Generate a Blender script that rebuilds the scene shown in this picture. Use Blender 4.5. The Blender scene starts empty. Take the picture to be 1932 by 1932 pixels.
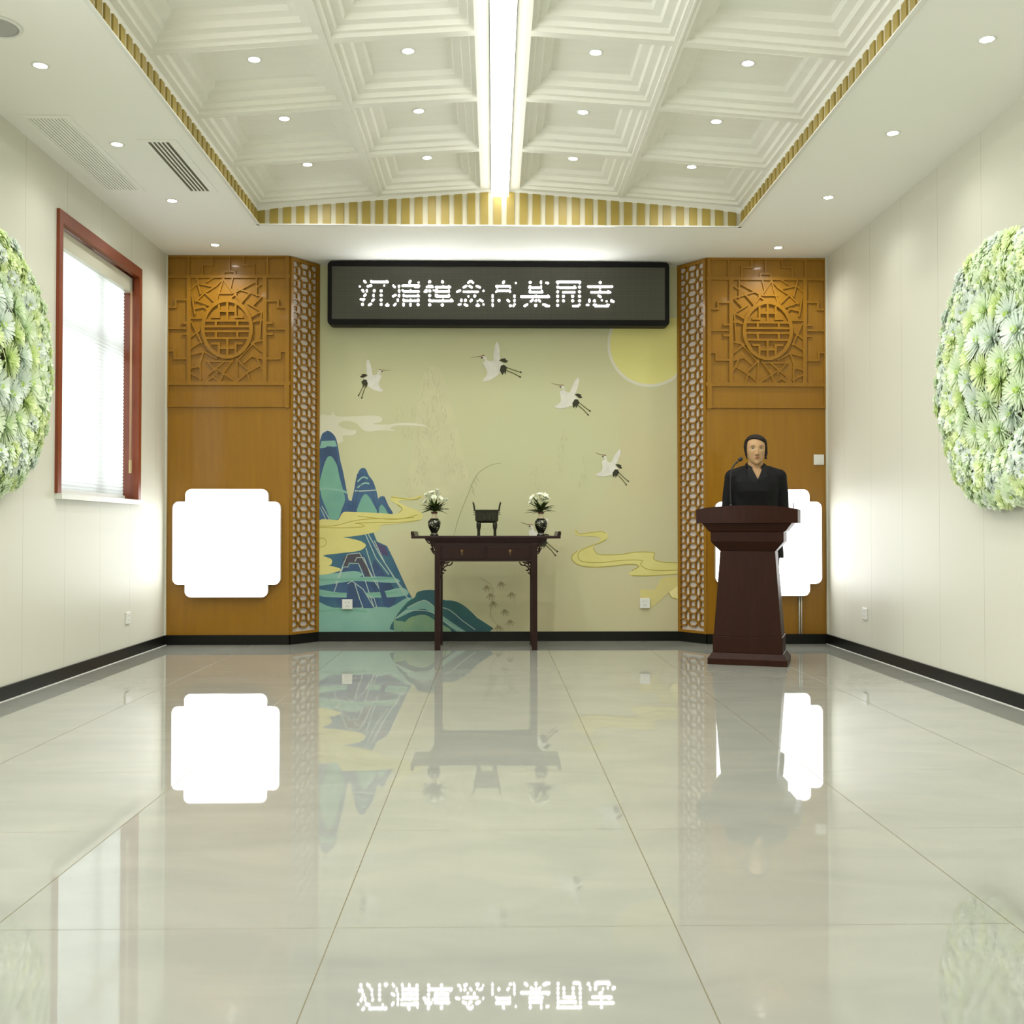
import bpy, bmesh, math, random
from math import pi, sin, cos, radians, sqrt, atan2
from mathutils import Vector, Matrix, noise
from mathutils.geometry import tessellate_polygon
random.seed(7)
S = bpy.context.scene
COL = S.collection

# ------------------------------------------------------------------ camera, world, exposure
CAM_H, FPX, YAW, PIT = .93, 1975., radians(1.0), radians(1.05)
cd = bpy.data.cameras.new('camera'); cam = bpy.data.objects.new('camera', cd); COL.objects.link(cam)
cam.location = (0, 0, CAM_H); cam.rotation_euler = (pi/2 + PIT, 0, -YAW)
cd.sensor_width = 36; cd.lens = 36*FPX/1932; cd.clip_start = .02
S.camera = cam
W = bpy.data.worlds.new('daylight'); S.world = W; W.use_nodes = True
W.node_tree.nodes['Background'].inputs[0].default_value = (1, 1, 1, 1)
W.node_tree.nodes['Background'].inputs[1].default_value = 3.4
S.view_settings.view_transform = 'Standard'; S.view_settings.look = 'None'
S.view_settings.gamma = 1; S.view_settings.use_curve_mapping = False
S.view_settings.exposure = 0.34
try:
    S.cycles.use_denoising = True; S.cycles.max_bounces = 8; S.cycles.diffuse_bounces = 5
    S.cycles.sample_clamp_indirect = 6; S.cycles.caustics_reflective = False
except Exception: pass
P_COFFER, P_SOFFIT, P_BACK, P_FILL = 1.55, 1.1, 1.7, 56
FILL_WIN = [(2.0, 3.4), (-1.1, .3)]   # unseen window openings added in the left wall to bring in fill light
for a, c in FILL_WIN:                  # area lights added outside them as general room fill
    ld = bpy.data.lights.new('window_daylight', 'AREA'); ld.shape = 'RECTANGLE'; ld.size = 1.9; ld.size_y = c-a; ld.energy = P_FILL; ld.color = (.97, 1, .99)
    lo = bpy.data.objects.new('window_daylight', ld); COL.objects.link(lo); lo.location = (-2.95, (a+c)/2, 1.95); lo.rotation_euler = (0, -pi/2, 0)
E_STRIP, E_BOX, E_LED = 6.8, 3.7, 28.0

def ray(px, py):
    x = (px-966)/FPX; y = -(py-966)/FPX; z = -1.
    a = pi/2+PIT; c, s = cos(a), sin(a)
    y, z = c*y-s*z, s*y+c*z
    c, s = cos(-YAW), sin(-YAW)
    return c*x-s*y, s*x+c*y, z
def on(px, py, ax, v):
    """the point of the plane coordinate[ax] = v that the photo shows at a pixel"""
    d = ray(px, py); o = (0, 0, CAM_H); t = (v-o[ax])/d[ax]
    return Vector([o[i]+t*d[i] for i in range(3)])

# ------------------------------------------------------------------ materials
def lin(c): return tuple((x/255/12.92 if x <= 10 else ((x/255+.055)/1.055)**2.4) for x in c)
def mat(name, col, rough=.5, metal=0., var=0., vscale=6., stretch=(1, 1, 1), bump=0., bscale=40., emit=0., spec=.5, coat=0., col2=None, trans=0.):
    m = bpy.data.materials.new(name); m.use_nodes = True
    nt = m.node_tree; b = nt.nodes['Principled BSDF']
    c = lin(col)+(1,)
    b.inputs['Base Color'].default_value = c
    b.inputs['Roughness'].default_value = rough; b.inputs['Metallic'].default_value = metal
    b.inputs['Specular IOR Level'].default_value = spec
    b.inputs['Coat Weight'].default_value = coat; b.inputs['Coat Roughness'].default_value = .08
    if emit:
        b.inputs['Emission Color'].default_value = c; b.inputs['Emission Strength'].default_value = emit
    if trans: b.inputs['Transmission Weight'].default_value = trans
    if var or col2 or bump:
        tc = nt.nodes.new('ShaderNodeTexCoord'); mp = nt.nodes.new('ShaderNodeMapping')
        nt.links.new(tc.outputs['Object'], mp.inputs[0]); mp.inputs['Scale'].default_value = stretch
    if var or col2:
        n = nt.nodes.new('ShaderNodeTexNoise'); n.inputs['Scale'].default_value = vscale; n.inputs['Detail'].default_value = 5
        nt.links.new(mp.outputs[0], n.inputs[0])
        r = nt.nodes.new('ShaderNodeValToRGB'); r.color_ramp.elements[0].position = .3; r.color_ramp.elements[1].position = .7
        k = 1-var
        r.color_ramp.elements[0].color = (lin(col2)+(1,)) if col2 else (c[0]*k, c[1]*k, c[2]*k, 1)
        r.color_ramp.elements[1].color = c if col2 else (min(1, c[0]*(1+var)), min(1, c[1]*(1+var)), min(1, c[2]*(1+var)), 1)
        nt.links.new(n.outputs['Fac'], r.inputs[0]); nt.links.new(r.outputs[0], b.inputs['Base Color'])
    if bump:
        n2 = nt.nodes.new('ShaderNodeTexNoise'); n2.inputs['Scale'].default_value = bscale
        nt.links.new(mp.outputs[0], n2.inputs[0])
        bp = nt.nodes.new('ShaderNodeBump'); bp.inputs['Strength'].default_value = bump; bp.inputs['Distance'].default_value = .01
        nt.links.new(n2.outputs['Fac'], bp.inputs['Height']); nt.links.new(bp.outputs[0], b.inputs['Normal'])
    return m
def emat(name, col, strength):
    m = bpy.data.materials.new(name); m.use_nodes = True; nt = m.node_tree; nt.nodes.clear()
    e = nt.nodes.new('ShaderNodeEmission'); o = nt.nodes.new('ShaderNodeOutputMaterial')
    e.inputs[0].default_value = lin(col)+(1,); e.inputs[1].default_value = strength
    nt.links.new(e.outputs[0], o.inputs[0]); return m
def mth(nt, op, a, b=None):
    n = nt.nodes.new('ShaderNodeMath'); n.operation = op
    for i, v in enumerate((a, b)):
        if v is None: continue
        if isinstance(v, (int, float)): n.inputs[i].default_value = v
        else: nt.links.new(v, n.inputs[i])
    return n.outputs[0]
def mixc(nt, f, a, b):
    n = nt.nodes.new('ShaderNodeMix'); n.data_type = 'RGBA'
    nt.links.new(f, n.inputs[0])
    for i, v in ((6, a), (7, b)):
        if isinstance(v, tuple): n.inputs[i].default_value = v
        else: nt.links.new(v, n.inputs[i])
    return n.outputs[2]
def line_mask(nt, coord, off, period, half):
    """1 within half of every off + k*period"""
    f = mth(nt, 'FRACT', mth(nt, 'DIVIDE', mth(nt, 'SUBTRACT', coord, off-period*50), period))
    d = mth(nt, 'MULTIPLY', mth(nt, 'ABSOLUTE', mth(nt, 'SUBTRACT', f, .5)), period)
    return mth(nt, 'GREATER_THAN', d, period/2-half)
def world_xyz(nt):
    g = nt.nodes.new('ShaderNodeNewGeometry'); s = nt.nodes.new('ShaderNodeSeparateXYZ')
    nt.links.new(g.outputs['Position'], s.inputs[0]); return g, s

FLOOR = mat('polished_tile', (206, 204, 190), .02, var=.05, vscale=.9)
nt = FLOOR.node_tree; b = nt.nodes['Principled BSDF']
g, s = world_xyz(nt)
tc = nt.nodes.new('ShaderNodeTexCoord'); mp = nt.nodes.new('ShaderNodeMapping'); mp.inputs['Scale'].default_value = (1.2, 2.6, 1); mp.inputs['Rotation'].default_value = (0, 0, .25)
nt.links.new(tc.outputs['Object'], mp.inputs[0])
n = nt.nodes.new('ShaderNodeTexNoise'); n.inputs['Scale'].default_value = 1.6; n.inputs['Detail'].default_value = 7; n.inputs['Distortion'].default_value = .8
nt.links.new(mp.outputs[0], n.inputs[0])
r = nt.nodes.new('ShaderNodeValToRGB'); r.color_ramp.elements[0].position = .3; r.color_ramp.elements[1].position = .72
r.color_ramp.elements[0].color = lin((147, 149, 141))+(1,); r.color_ramp.elements[1].color = lin((158, 159, 149))+(1,)
nt.links.new(n.outputs['Fac'], r.inputs[0])
lx = line_mask(nt, s.outputs[0], .428, .8, .0016); ly = line_mask(nt, s.outputs[1], 2.478, .8, .0011)
both = mth(nt, 'MAXIMUM', lx, ly)
nt.links.new(mixc(nt, both, r.outputs[0], lin((105, 100, 74))+(1,)), b.inputs['Base Color'])
nt.links.new(mth(nt, 'ADD', mth(nt, 'MULTIPLY', both, .4), .018), b.inputs['Roughness'])
n3 = nt.nodes.new('ShaderNodeTexNoise'); n3.inputs['Scale'].default_value = 2.2; nt.links.new(tc.outputs['Object'], n3.inputs[0])
bp = nt.nodes.new('ShaderNodeBump'); bp.inputs['Strength'].default_value = .02; bp.inputs['Distance'].default_value = .01
nt.links.new(n3.outputs['Fac'], bp.inputs['Height']); nt.links.new(bp.outputs[0], b.inputs['Normal'])

def wall_mat(name, off):
    m = mat(name, (211, 211, 197), .42, spec=.35)
    nt = m.node_tree; b = nt.nodes['Principled BSDF']; g, s = world_xyz(nt)
    k = line_mask(nt, s.outputs[1], off, .587, .0016)
    nt.links.new(mixc(nt, k, lin((211, 211, 197))+(1,), lin((172, 170, 152))+(1,)), b.inputs['Base Color'])
    return m
WALL_L = wall_mat('wall_board_left', 6.03); WALL_R = wall_mat('wall_board_right', 5.86)
WALL = mat('wall_paint', (211, 211, 197), .5, spec=.3)
PLASTER = mat('ceiling_plaster', (240, 240, 234), .7, spec=.2)
BOARD = mat('coffer_board', (238, 238, 230), .6, spec=.25, var=.015, vscale=3, stretch=(1, 8, 1))
BLACKB = mat('black_skirting', (16, 16, 14), .3, spec=.3)
WHITEP = mat('white_plastic', (225, 226, 220), .35)
GRILLE = mat('grille_dark', (88, 86, 66), .6)
OCHRE = mat('ochre_slat', (158, 138, 64), .45, var=.06, vscale=9)
GAPM = mat('slat_backing', (205, 200, 178), .7)
WOOD = mat('honey_wood', (146, 102, 15), .34, var=.07, vscale=5, stretch=(6, 6, .5), spec=.4, coat=.22)
REDW = mat('red_brown_window_wood', (128, 58, 26), .35, var=.1, vscale=8)
DARKW = mat('dark_rosewood', (36, 13, 9), .32, var=.18, vscale=9, stretch=(6, 6, .6), spec=.3)
LECW = mat('walnut_lectern_wood', (46, 22, 12), .38, var=.12, vscale=7, stretch=(5, 5, .6), spec=.14)
SIGNF = mat('sign_frame_black', (15, 15, 16), .45, spec=.15)
BOXL = emat('light_box_glow', (255, 255, 255), E_BOX)
STRIP = emat('strip_light_glow', (255, 254, 246), E_STRIP)
LEDM = emat('led_glow', (255, 255, 255), E_LED)
LENS = emat('downlight_glow', (255, 253, 244), 35)
CHROME = mat('silver_tube', (215, 220, 220), .25, metal=.2)

# ------------------------------------------------------------------ mesh helpers
class MB:
    def __init__(s): s.v = []; s.f = []; s.m = []; s.sm = []
    def add(s, vs, fs, mi=0, smooth=False):
        o = len(s.v); s.v += [tuple(v) for v in vs]
        for f in fs: s.f.append([o+i for i in f]); s.m.append(mi); s.sm.append(smooth)
        return s
    def box(s, a, b, mi=0, M=None):
        x0, y0, z0 = a; x1, y1, z1 = b
        vs = [Vector(p) for p in ((x0, y0, z0), (x1, y0, z0), (x1, y1, z0), (x0, y1, z0), (x0, y0, z1), (x1, y0, z1), (x1, y1, z1), (x0, y1, z1))]
        if M: vs = [M @ v for v in vs]
        return s.add(vs, [(0, 3, 2, 1), (4, 5, 6, 7), (0, 1, 5, 4), (1, 2, 6, 5), (2, 3, 7, 6), (3, 0, 4, 7)], mi)
    def frust(s, rects, mi=0, M=None, cap=True):
        """rects: (x0,x1,y0,y1,z) sections from bottom to top"""
        vs = []; fs = []
        for x0, x1, y0, y1, z in rects: vs += [Vector(p) for p in ((x0, y0, z), (x1, y0, z), (x1, y1, z), (x0, y1, z))]
        for k in range(len(rects)-1):
            o = 4*k
            for i in range(4): j = (i+1) % 4; fs.append((o+i, o+j, o+4+j, o+4+i))
        if cap: fs += [(3, 2, 1, 0), tuple(4*(len(rects)-1)+i for i in range(4))]
        if M: vs = [M @ v for v in vs]
        return s.add(vs, fs, mi)
    def tube(s, pts, r, n=8, mi=0, cap=True, closed=False, flat=1.):
        pts = [Vector(p) for p in pts]; rs = r if isinstance(r, (list, tuple)) else [r]*len(pts)
        vs = []; fs = []; N = len(pts); up0 = None
        for i, p in enumerate(pts):
            a = pts[i-1] if (i or closed) else p; c = pts[(i+1) % N] if (i < N-1 or closed) else p
            t = (c-a).normalized() if (c-a).length else Vector((0, 0, 1))
            up = up0 if up0 is not None else (Vector((0, 0, 1)) if abs(t.z) < .9 else Vector((0, 1, 0)))
            u = (up - t*up.dot(t));
            u = u.normalized() if u.length > 1e-5 else t.orthogonal().normalized()
            up0 = u; w = t.cross(u)
            for k in range(n):
                q = 2*pi*k/n; vs.append(p+(u*cos(q)+w*sin(q)*flat)*rs[i])
        for i in range(N if closed else N-1):
            for k in range(n):
                k2 = (k+1) % n; j = (i+1) % N
                fs.append((i*n+k, i*n+k2, j*n+k2, j*n+k))
        if cap and not closed: fs += [tuple(range(n-1, -1, -1)), tuple((N-1)*n+k for k in range(n))]
        return s.add(vs, fs, mi, True)
    def lathe(s, prof, n=24, mi=0, c=(0, 0, 0), M=None, smooth=True):
        vs = []; fs = []
        for r, z in prof:
            for k in range(n):
                q = 2*pi*k/n; v = Vector((c[0]+r*cos(q), c[1]+r*sin(q), c[2]+z)); vs.append(M @ v if M else v)
        for i in range(len(prof)-1):
            for k in range(n): k2 = (k+1) % n; fs.append((i*n+k, i*n+k2, (i+1)*n+k2, (i+1)*n+k))
        if prof[0] != prof[-1]: fs += [tuple(range(n-1, -1, -1)), tuple((len(prof)-1)*n+k for k in range(n))]
        return s.add(vs, fs, mi, smooth)
    def prism(s, poly, fn, d0, d1, mi=0, smooth=False):
        """extrude a 2D polygon (any shape) between depths; fn(u,v,d)->3D"""
        n = len(poly); vs = [fn(u, v, d0) for u, v in poly]+[fn(u, v, d1) for u, v in poly]
        tris = tessellate_polygon([[Vector((u, v, 0)) for u, v in poly]])
        fs = [tuple(t) for t in tris]+[tuple(n+i for i in reversed(t)) for t in tris]
        s.add(vs, fs, mi)
        o = len(s.v)-2*n
        for i in range(n): j = (i+1) % n; s.f.append([o+i, o+j, o+n+j, o+n+i]); s.m.append(mi); s.sm.append(smooth)
        return s
    def flat(s, poly, fn, d, mi=0):
        vs = [fn(u, v, d) for u, v in poly]
        return s.add(vs, [tuple(t) for t in tessellate_polygon([[Vector((u, v, 0)) for u, v in poly]])], mi)
    def sphere(s, c, r, n=12, m=8, mi=0, sc=(1, 1, 1), M=None):
        vs = []; fs = []
        for i in range(m+1):
            t = pi*i/m
            for k in range(n):
                q = 2*pi*k/n; v = Vector((c[0]+r*sc[0]*sin(t)*cos(q), c[1]+r*sc[1]*sin(t)*sin(q), c[2]+r*sc[2]*cos(t))); vs.append(M @ v if M else v)
        for i in range(m):
            for k in range(n): k2 = (k+1) % n; fs.append((i*n+k, (i+1)*n+k, (i+1)*n+k2, i*n+k2))
        return s.add(vs, fs, mi, True)
def TAG(o, label=None, cat=None, group=None, kind=None):
    if label: o['label'] = label
    if cat: o['category'] = cat
    if group: o['group'] = group
    if kind: o['kind'] = kind
    return o
def OB(name, mb, mats, parent=None, loc=None, rot=None, bevel=0., fix=True, **t):
    me = bpy.data.meshes.new(name); me.from_pydata(mb.v, [], mb.f)
    if not isinstance(mats, (list, tuple)): mats = [mats]
    for m in mats: me.materials.append(m)
    me.polygons.foreach_set('material_index', mb.m); me.polygons.foreach_set('use_smooth', mb.sm)
    if fix:
        bm = bmesh.new(); bm.from_mesh(me); bmesh.ops.remove_doubles(bm, verts=bm.verts, dist=1e-6)
        bmesh.ops.recalc_face_normals(bm, faces=bm.faces); bm.to_mesh(me); bm.free()
    me.update()
    o = bpy.data.objects.new(name, me); COL.objects.link(o)
    if parent: o.parent = parent
    if loc: o.location = loc
    if rot is not None: o.rotation_euler = rot if isinstance(rot, (tuple, list)) else (0, 0, rot)
    if bevel:
        bv = o.modifiers.new('bevel', 'BEVEL'); bv.width = bevel; bv.segments = 2; bv.limit_method = 'ANGLE'
    return TAG(o, **t)
def EMPTY(name, loc, rot=0, **t):
    o = bpy.data.objects.new(name, None); COL.objects.link(o); o.location = loc
    o.rotation_euler = rot if isinstance(rot, (tuple, list)) else (0, 0, rot)
    return TAG(o, **t)
def STRUCT(name, mb, mats, **k): return OB(name, mb, mats, kind='structure', **k)
def copy_tree(o, parent=None):
    c = o.copy(); COL.objects.link(c)
    if parent: c.parent = parent
    for ch in [x for x in bpy.data.objects if x.parent == o]: copy_tree(ch, c)
    return c
def crom(pts, n=6, closed=False):
    out = []; N = len(pts)
    for i in range(N if closed else N-1):
        p0 = pts[(i-1) % N] if (closed or i) else pts[0]; p1 = pts[i]; p2 = pts[(i+1) % N]
        p3 = pts[(i+2) % N] if (closed or i+2 < N) else pts[-1]
        for k in range(n):
            t = k/n
            out.append(tuple(.5*((2*b)+(c-a)*t+(2*a-5*b+4*c-d)*t*t+(-a+3*b-3*c+d)*t**3) for a, b, c, d in zip(p0, p1, p2, p3)))
    if not closed: out.append(tuple(pts[-1]))
    return out

# ------------------------------------------------------------------ room shell
XL, XR, YB, YM, HC = -2.69, 2.765, 8.63, 8.89, 3.2
YN = -1.9
CX = .046; OW = 1.80; OY1 = 7.75; ROW = .82; NR = 10; OY0 = OY1-ROW*NR
PXL, PXR = on(547, 800, 1, YB).x, on(1333, 800, 1, YB).x      # inner edges of the carved panels
MXL, MXR = on(601, 800, 1, YM).x, on(1280, 800, 1, YM).x
m = MB().box((XL-.3, YN-.2, -.1), (XR+.3, YM+.3, 0)); STRUCT('floor', m, FLOOR)
# window opening in the left wall
wy0 = on(106, 600, 0, XL).y; wy1 = on(262, 700, 0, XL).y
wz1 = on(106, 392, 0, XL).z; wz0 = on(100, 930, 0, XL).z
m = MB()
cuts = sorted([(wy0, wy1)]+FILL_WIN); y_ = YN
for a, c in cuts: m.box((XL-.25, y_, 0), (XL, a, HC+.6)); y_ = c
m.box((XL-.25, wy1, 0), (XL, YM+.2, HC+.6))
for a, c in FILL_WIN: m.box((XL-.25, a, 0), (XL, c, 1.0)); m.box((XL-.25, a, 2.9), (XL, c, HC+.6))
m.box((XL-.25, wy0, 0), (XL, wy1, wz0)); m.box((XL-.25, wy0, wz1), (XL, wy1, HC+.6))
STRUCT('wall_left', m, WALL_L)
STRUCT('wall_right', MB().box((XR, YN, 0), (XR+.2, YM+.2, HC+.6)), WALL_R)
STRUCT('wall_back', MB().box((XL-.2, YM, 0), (XR+.2, YM+.2, HC+.6)), WALL)
STRUCT('wall_front', MB().box((XL-.2, YN-.2, 0), (XR+.2, YN, HC+.6)), WALL)
# ceiling: soffit ring, white upstand and coffered vault
def zr(x):
    u = abs(x-CX)
    t = max(0., min(1., (1.75-u)/1.65))
    e = .035*max(0, (u-1.55)/.25)**2
    return 3.365+.105*t-e*.5
m = MB()
m.box((XL-.2, YN-.2, HC), (CX-OW, YM+.2, HC+.03)); m.box((CX+OW, YN-.2, HC), (XR+.2, YM+.2, HC+.03))
m.box((CX-OW, OY1, HC), (CX+OW, YM+.2, HC+.03)); m.box((CX-OW, YN-.2, HC), (CX+OW, OY0, HC+.03))
m.box((XL-.2, YN-.2, HC+.5), (XR+.2, YM+.2, HC+.6))
for sx in (-1, 1):   # side upstands
    x = CX+sx*OW
    m.box((min(x, x+sx*.03), OY0-.03, HC+.03), (max(x, x+sx*.03), OY1+.03, 3.45))
for y in (OY0, OY1):
    s_ = 1 if y == OY1 else -1
    m.box((CX-OW, min(y, y+s_*.03), HC+.03), (CX+OW, max(y, y+s_*.03), 3.6))
STRUCT('ceiling', m, PLASTER)
m = MB()
cols = [(-OW+.035, -.90-.03), (-.90+.03, -.145), (.145, .90-.03), (.90+.03, OW-.035)]
steps = [(0, 0), (0, .022), (.028, .022), (.034, .048), (.075, .052), (.082, .082), (.125, .09), (.135, .118), (.16, .12)]
def strip(x0, x1, y0, y1, dz=0):
    n = 3
    for i in range(n):
        a = x0+(x1-x0)*i/n; c = x0+(x1-x0)*(i+1)/n
        m.add([(a, y0, zr(a)+dz), (c, y0, zr(c)+dz), (c, y1, zr(c)+dz), (a, y1, zr(a)+dz)], [(0, 1, 2, 3)])
for (a, c) in cols:
    a += CX; c += CX
    for r_ in range(NR):
        y1 = OY1-ROW*r_; y0 = y1-ROW
        y0r = y0+.028; y1r = y1-(.028 if r_ else .05)
        strip(a, c, y0, y0r); strip(a, c, y1r, y1)
        prev = None
        for ins, dz in steps:
            ring = []
            for (x, y) in ((a+ins, y0r+ins), (c-ins, y0r+ins), (c-ins, y1r-ins), (a+ins, y1r-ins)):
                ring.append((x, y, zr(x)+dz))
            if prev:
                vs = prev+ring; m.add(vs, [(i, (i+1) % 4, 4+(i+1) % 4, 4+i) for i in range(4)])
            prev = ring
        m.add(prev, [(0, 1, 2, 3)])
for sx in (-1, 1):
    for u0, u1 in ((.87, .93), (OW-.035, OW), (.07, .145)):
        a, c = sorted((CX+sx*u0, CX+sx*u1)); strip(a, c, OY0, OY1)
    # fine raised bead down each long rib
    a, c = sorted((CX+sx*.895, CX+sx*.905)); m.box((a, OY0, zr(a)-.008), (c, OY1, zr(a)))
# ridge slot that holds the strip light
m.add([(CX-.07, OY0, zr(CX)), (CX-.07, OY0, 3.53), (CX+.07, OY0, 3.53), (CX+.07, OY0, zr(CX)),
       (CX-.07, OY1, zr(CX)), (CX-.07, OY1, 3.53), (CX+.07, OY1, 3.53), (CX+.07, OY1, zr(CX))], [(0, 1, 5, 4), (1, 2, 6, 5), (2, 3, 7, 6)])
STRUCT('ceiling.001', m, BOARD, fix=False)
# slatted frieze round the opening (trim)
def frieze(name, p0, p1, nrm, top):
    L = (Vector(p1)-Vector(p0)).length; d = (Vector(p1)-Vector(p0)).normalized(); nv = Vector(nrm); mm = MB()
    n = round(L/.0985); st = L/n
    def P(a, w, z): q = Vector(p0)+d*a+nv*w; return (q.x, q.y, z)
    for i in range(n):
        for a, c, w, mi in ((i*st, i*st+.058, .014, 0), (i*st+.058, (i+1)*st, .004, 1)):
            za, zc = top(P(a, 0, 0)), top(P(c, 0, 0))
            mm.add([P(a, 0, HC), P(c, 0, HC), P(c, w, HC), P(a, w, HC), P(a, 0, za), P(c, 0, zc), P(c, w, zc), P(a, w, za)],
                   [(0, 3, 2, 1), (4, 5, 6, 7), (0, 1, 5, 4), (1, 2, 6, 5), (2, 3, 7, 6), (3, 0, 4, 7)], mi)
    STRUCT(name, mm, [OCHRE, GAPM])
tp = lambda p: zr(p[0])-.012 if abs(p[0]-CX) < 1.75 else 3.338
frieze('trim_1', (CX-OW, OY1, 0), (CX+OW, OY1, 0), (0, -1, 0), lambda p: min(3.455, zr(p[0])-.018-.03*min(1, abs(p[0]-CX)/1.7)))
frieze('trim_2', (CX-OW, OY0, 0), (CX-OW, OY1-.014, 0), (1, 0, 0), lambda p: 3.298)
frieze('trim_3', (CX+OW, OY0, 0), (CX+OW, OY1-.014, 0), (-1, 0, 0), lambda p: 3.298)
# opening edge bead
m = MB()
for sx in (-1, 1):
    a, c = sorted((CX+sx*(OW-.022), CX+sx*OW)); m.box((a, OY0, HC-.004), (c, OY1, HC+.004))
m.box((CX-OW, OY1-.022, HC-.004), (CX+OW, OY1, HC+.004))
STRUCT('trim_4', m, WHITEP)
# skirting
BH = .08
STRUCT('baseboard_left', MB().box((XL, YN, 0), (XL+.014, YB, BH)), BLACKB)
STRUCT('baseboard_right', MB().box((XR-.014, YN, 0), (XR, YB, BH)), BLACKB)
m = MB()
pts = [(XL, YB), (PXL, YB), (MXL, YM), (MXR, YM), (PXR, YB), (XR, YB)]
for (a, c) in zip(pts[:-1], pts[1:]):
    d = (Vector(c)-Vector(a)).normalized(); nn = Vector((d.y, -d.x))*.016
    q = [a, c, (c[0]+nn.x, c[1]+nn.y), (a[0]+nn.x, a[1]+nn.y)]
    m.add([(x, y, 0) for x, y in q]+[(x, y, BH) for x, y in q], [(0, 3, 2, 1), (4, 5, 6, 7), (0, 1, 5, 4), (1, 2, 6, 5), (2, 3, 7, 6), (3, 0, 4, 7)])
STRUCT('baseboard_back', m, BLACKB)
m = MB().box((XL+.014, YN, 0), (XL+.019, YB-.02, .004)).box((XR-.019, YN, 0), (XR-.014, YB-.02, .004))
STRUCT('trim_5', m, WHITEP)
m = MB().box((XL, YB-.02, BH), (XL+.012, YB-.002, HC)).box((XR-.012, YB-.02, BH), (XR, YB-.002, HC))
STRUCT('trim_6', m, WALL)

# ------------------------------------------------------------------ window (left wall)
m = MB(); fw = .05; pr = .02
m.box((XL-.02, wy0-.005, wz0), (XL+pr, wy0+fw, wz1)); m.box((XL-.02, wy1-fw, wz0), (XL+pr, wy1+.005, wz1))
m.box((XL-.02, wy0+fw, wz1-.075), (XL+pr, wy1-fw, wz1))
m.box((XL-.2, wy1-.03, wz0), (XL-.0205, wy1-.001, wz1-.001)); m.box((XL-.2, wy0+.001, wz0), (XL-.0205, wy0+.03, wz1-.001)); m.box((XL-.2, wy0+.03, wz1-.03), (XL-.021, wy1-.03, wz1-.001))
wn = STRUCT('window_1', m, REDW)
for k, (a, c) in enumerate(FILL_WIN):
    m = MB()
    for y in (a, (a+c)/2-.03, c-.06): m.box((XL-.06, y, 1.0), (XL+.018, y+.06, 2.9))
    for z in (1.0, 2.83): m.box((XL-.055, a+.06, z), (XL+.015, c-.06, z+.07))
    STRUCT('window_%d' % (k+2), m, REDW)  # frames of the added, unseen windows that carry the fill light
m = MB(); xg = XL-.17
for a, c in ((wy0+.03, wy0+.09), ((wy0+wy1)/2+.15, (wy0+wy1)/2+.22), (wy1-.09, wy1-.03)): m.box((xg-.03, a, wz0), (xg+.02, c, wz1))
zt = wz0+(wz1-wz0)*.62
for a, c in ((wz0, wz0+.06), (zt, zt+.07), (wz1-.09, wz1-.03)): m.box((xg-.03, wy0+.03, a), (xg+.02, wy1-.03, c))
OB('window_sash', m, WHITEP, wn)
gl = mat('window_glass', (240, 250, 250), .02, trans=1.)
OB('window_pane', MB().box((xg-.008, wy0+.05, wz0+.03), (xg-.004, wy1-.05, wz1-.05)), gl, wn)
STRUCT('window_1_sill', MB().box((XL-.2, wy0, wz0-.035), (XL+.045, wy1+.03, wz0)), WHITEP).name = 'trim_7'
# honeycomb blind
BL = bpy.data.materials.new('blind_fabric'); BL.use_nodes = True; nt = BL.node_tree; nt.nodes.clear()
o_ = nt.nodes.new('ShaderNodeOutputMaterial'); tr = nt.nodes.new('ShaderNodeBsdfTranslucent'); df = nt.nodes.new('ShaderNodeBsdfDiffuse'); mx = nt.nodes.new('ShaderNodeMixShader')
tr.inputs[0].default_value = (.86, .87, .87, 1); df.inputs[0].default_value = (.8, .8, .78, 1); mx.inputs[0].default_value = .3
nt.links.new(tr.outputs[0], mx.inputs[1]); nt.links.new(df.outputs[0], mx.inputs[2]); nt.links.new(mx.outputs[0], o_.inputs[0])
xb = XL-.075; by1 = wy1-.12
m = MB(); n = 62; zt_, zb_ = wz1-.19, wz0+.02
vs = []
for i in range(2*n+1):
    z = zt_+(zb_-zt_)*i/(2*n); x = xb+(.006 if i % 2 else 0)
    vs += [(x, wy0+.035, z), (x, by1, z)]
m.add(vs, [(2*i, 2*i+1, 2*i+3, 2*i+2) for i in range(2*n)])
bl = EMPTY('window_blind', (0, 0, 0), label='white pleated blind pulled down over the red-brown window', cat='blind')
OB('blind_fabric', m, BL, bl, fix=False)
OB('head_rail', MB().box((xb-.03, wy0+.032, wz1-.19), (xb+.035, wy1-.032, wz1-.078)), mat('blind_rail', (214, 214, 196), .4), bl, bevel=.004)
OB('bottom_rail', MB().box((xb-.012, wy0+.035, wz0+.003), (xb+.018, by1, wz0+.03)), WHITEP, bl)
m = MB(); yc = wy1-.10
m.tube([(XL-.03, yc, wz1-.19), (XL-.03, yc, wz0+.3)], .003, 6); m.tube([(XL-.03, yc+.025, wz1-.19), (XL-.03, yc+.025, wz0+.3)], .003, 6)
cdn = OB('pull_cord', m, mat('cord', (206, 170, 130), .6), bl)
OB('cord_weight', MB().box((XL-.038, yc, wz0+.2), (XL-.022, yc+.025, wz0+.3)), mat('cord_weight', (196, 178, 130), .5), cdn, bevel=.003)

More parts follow.
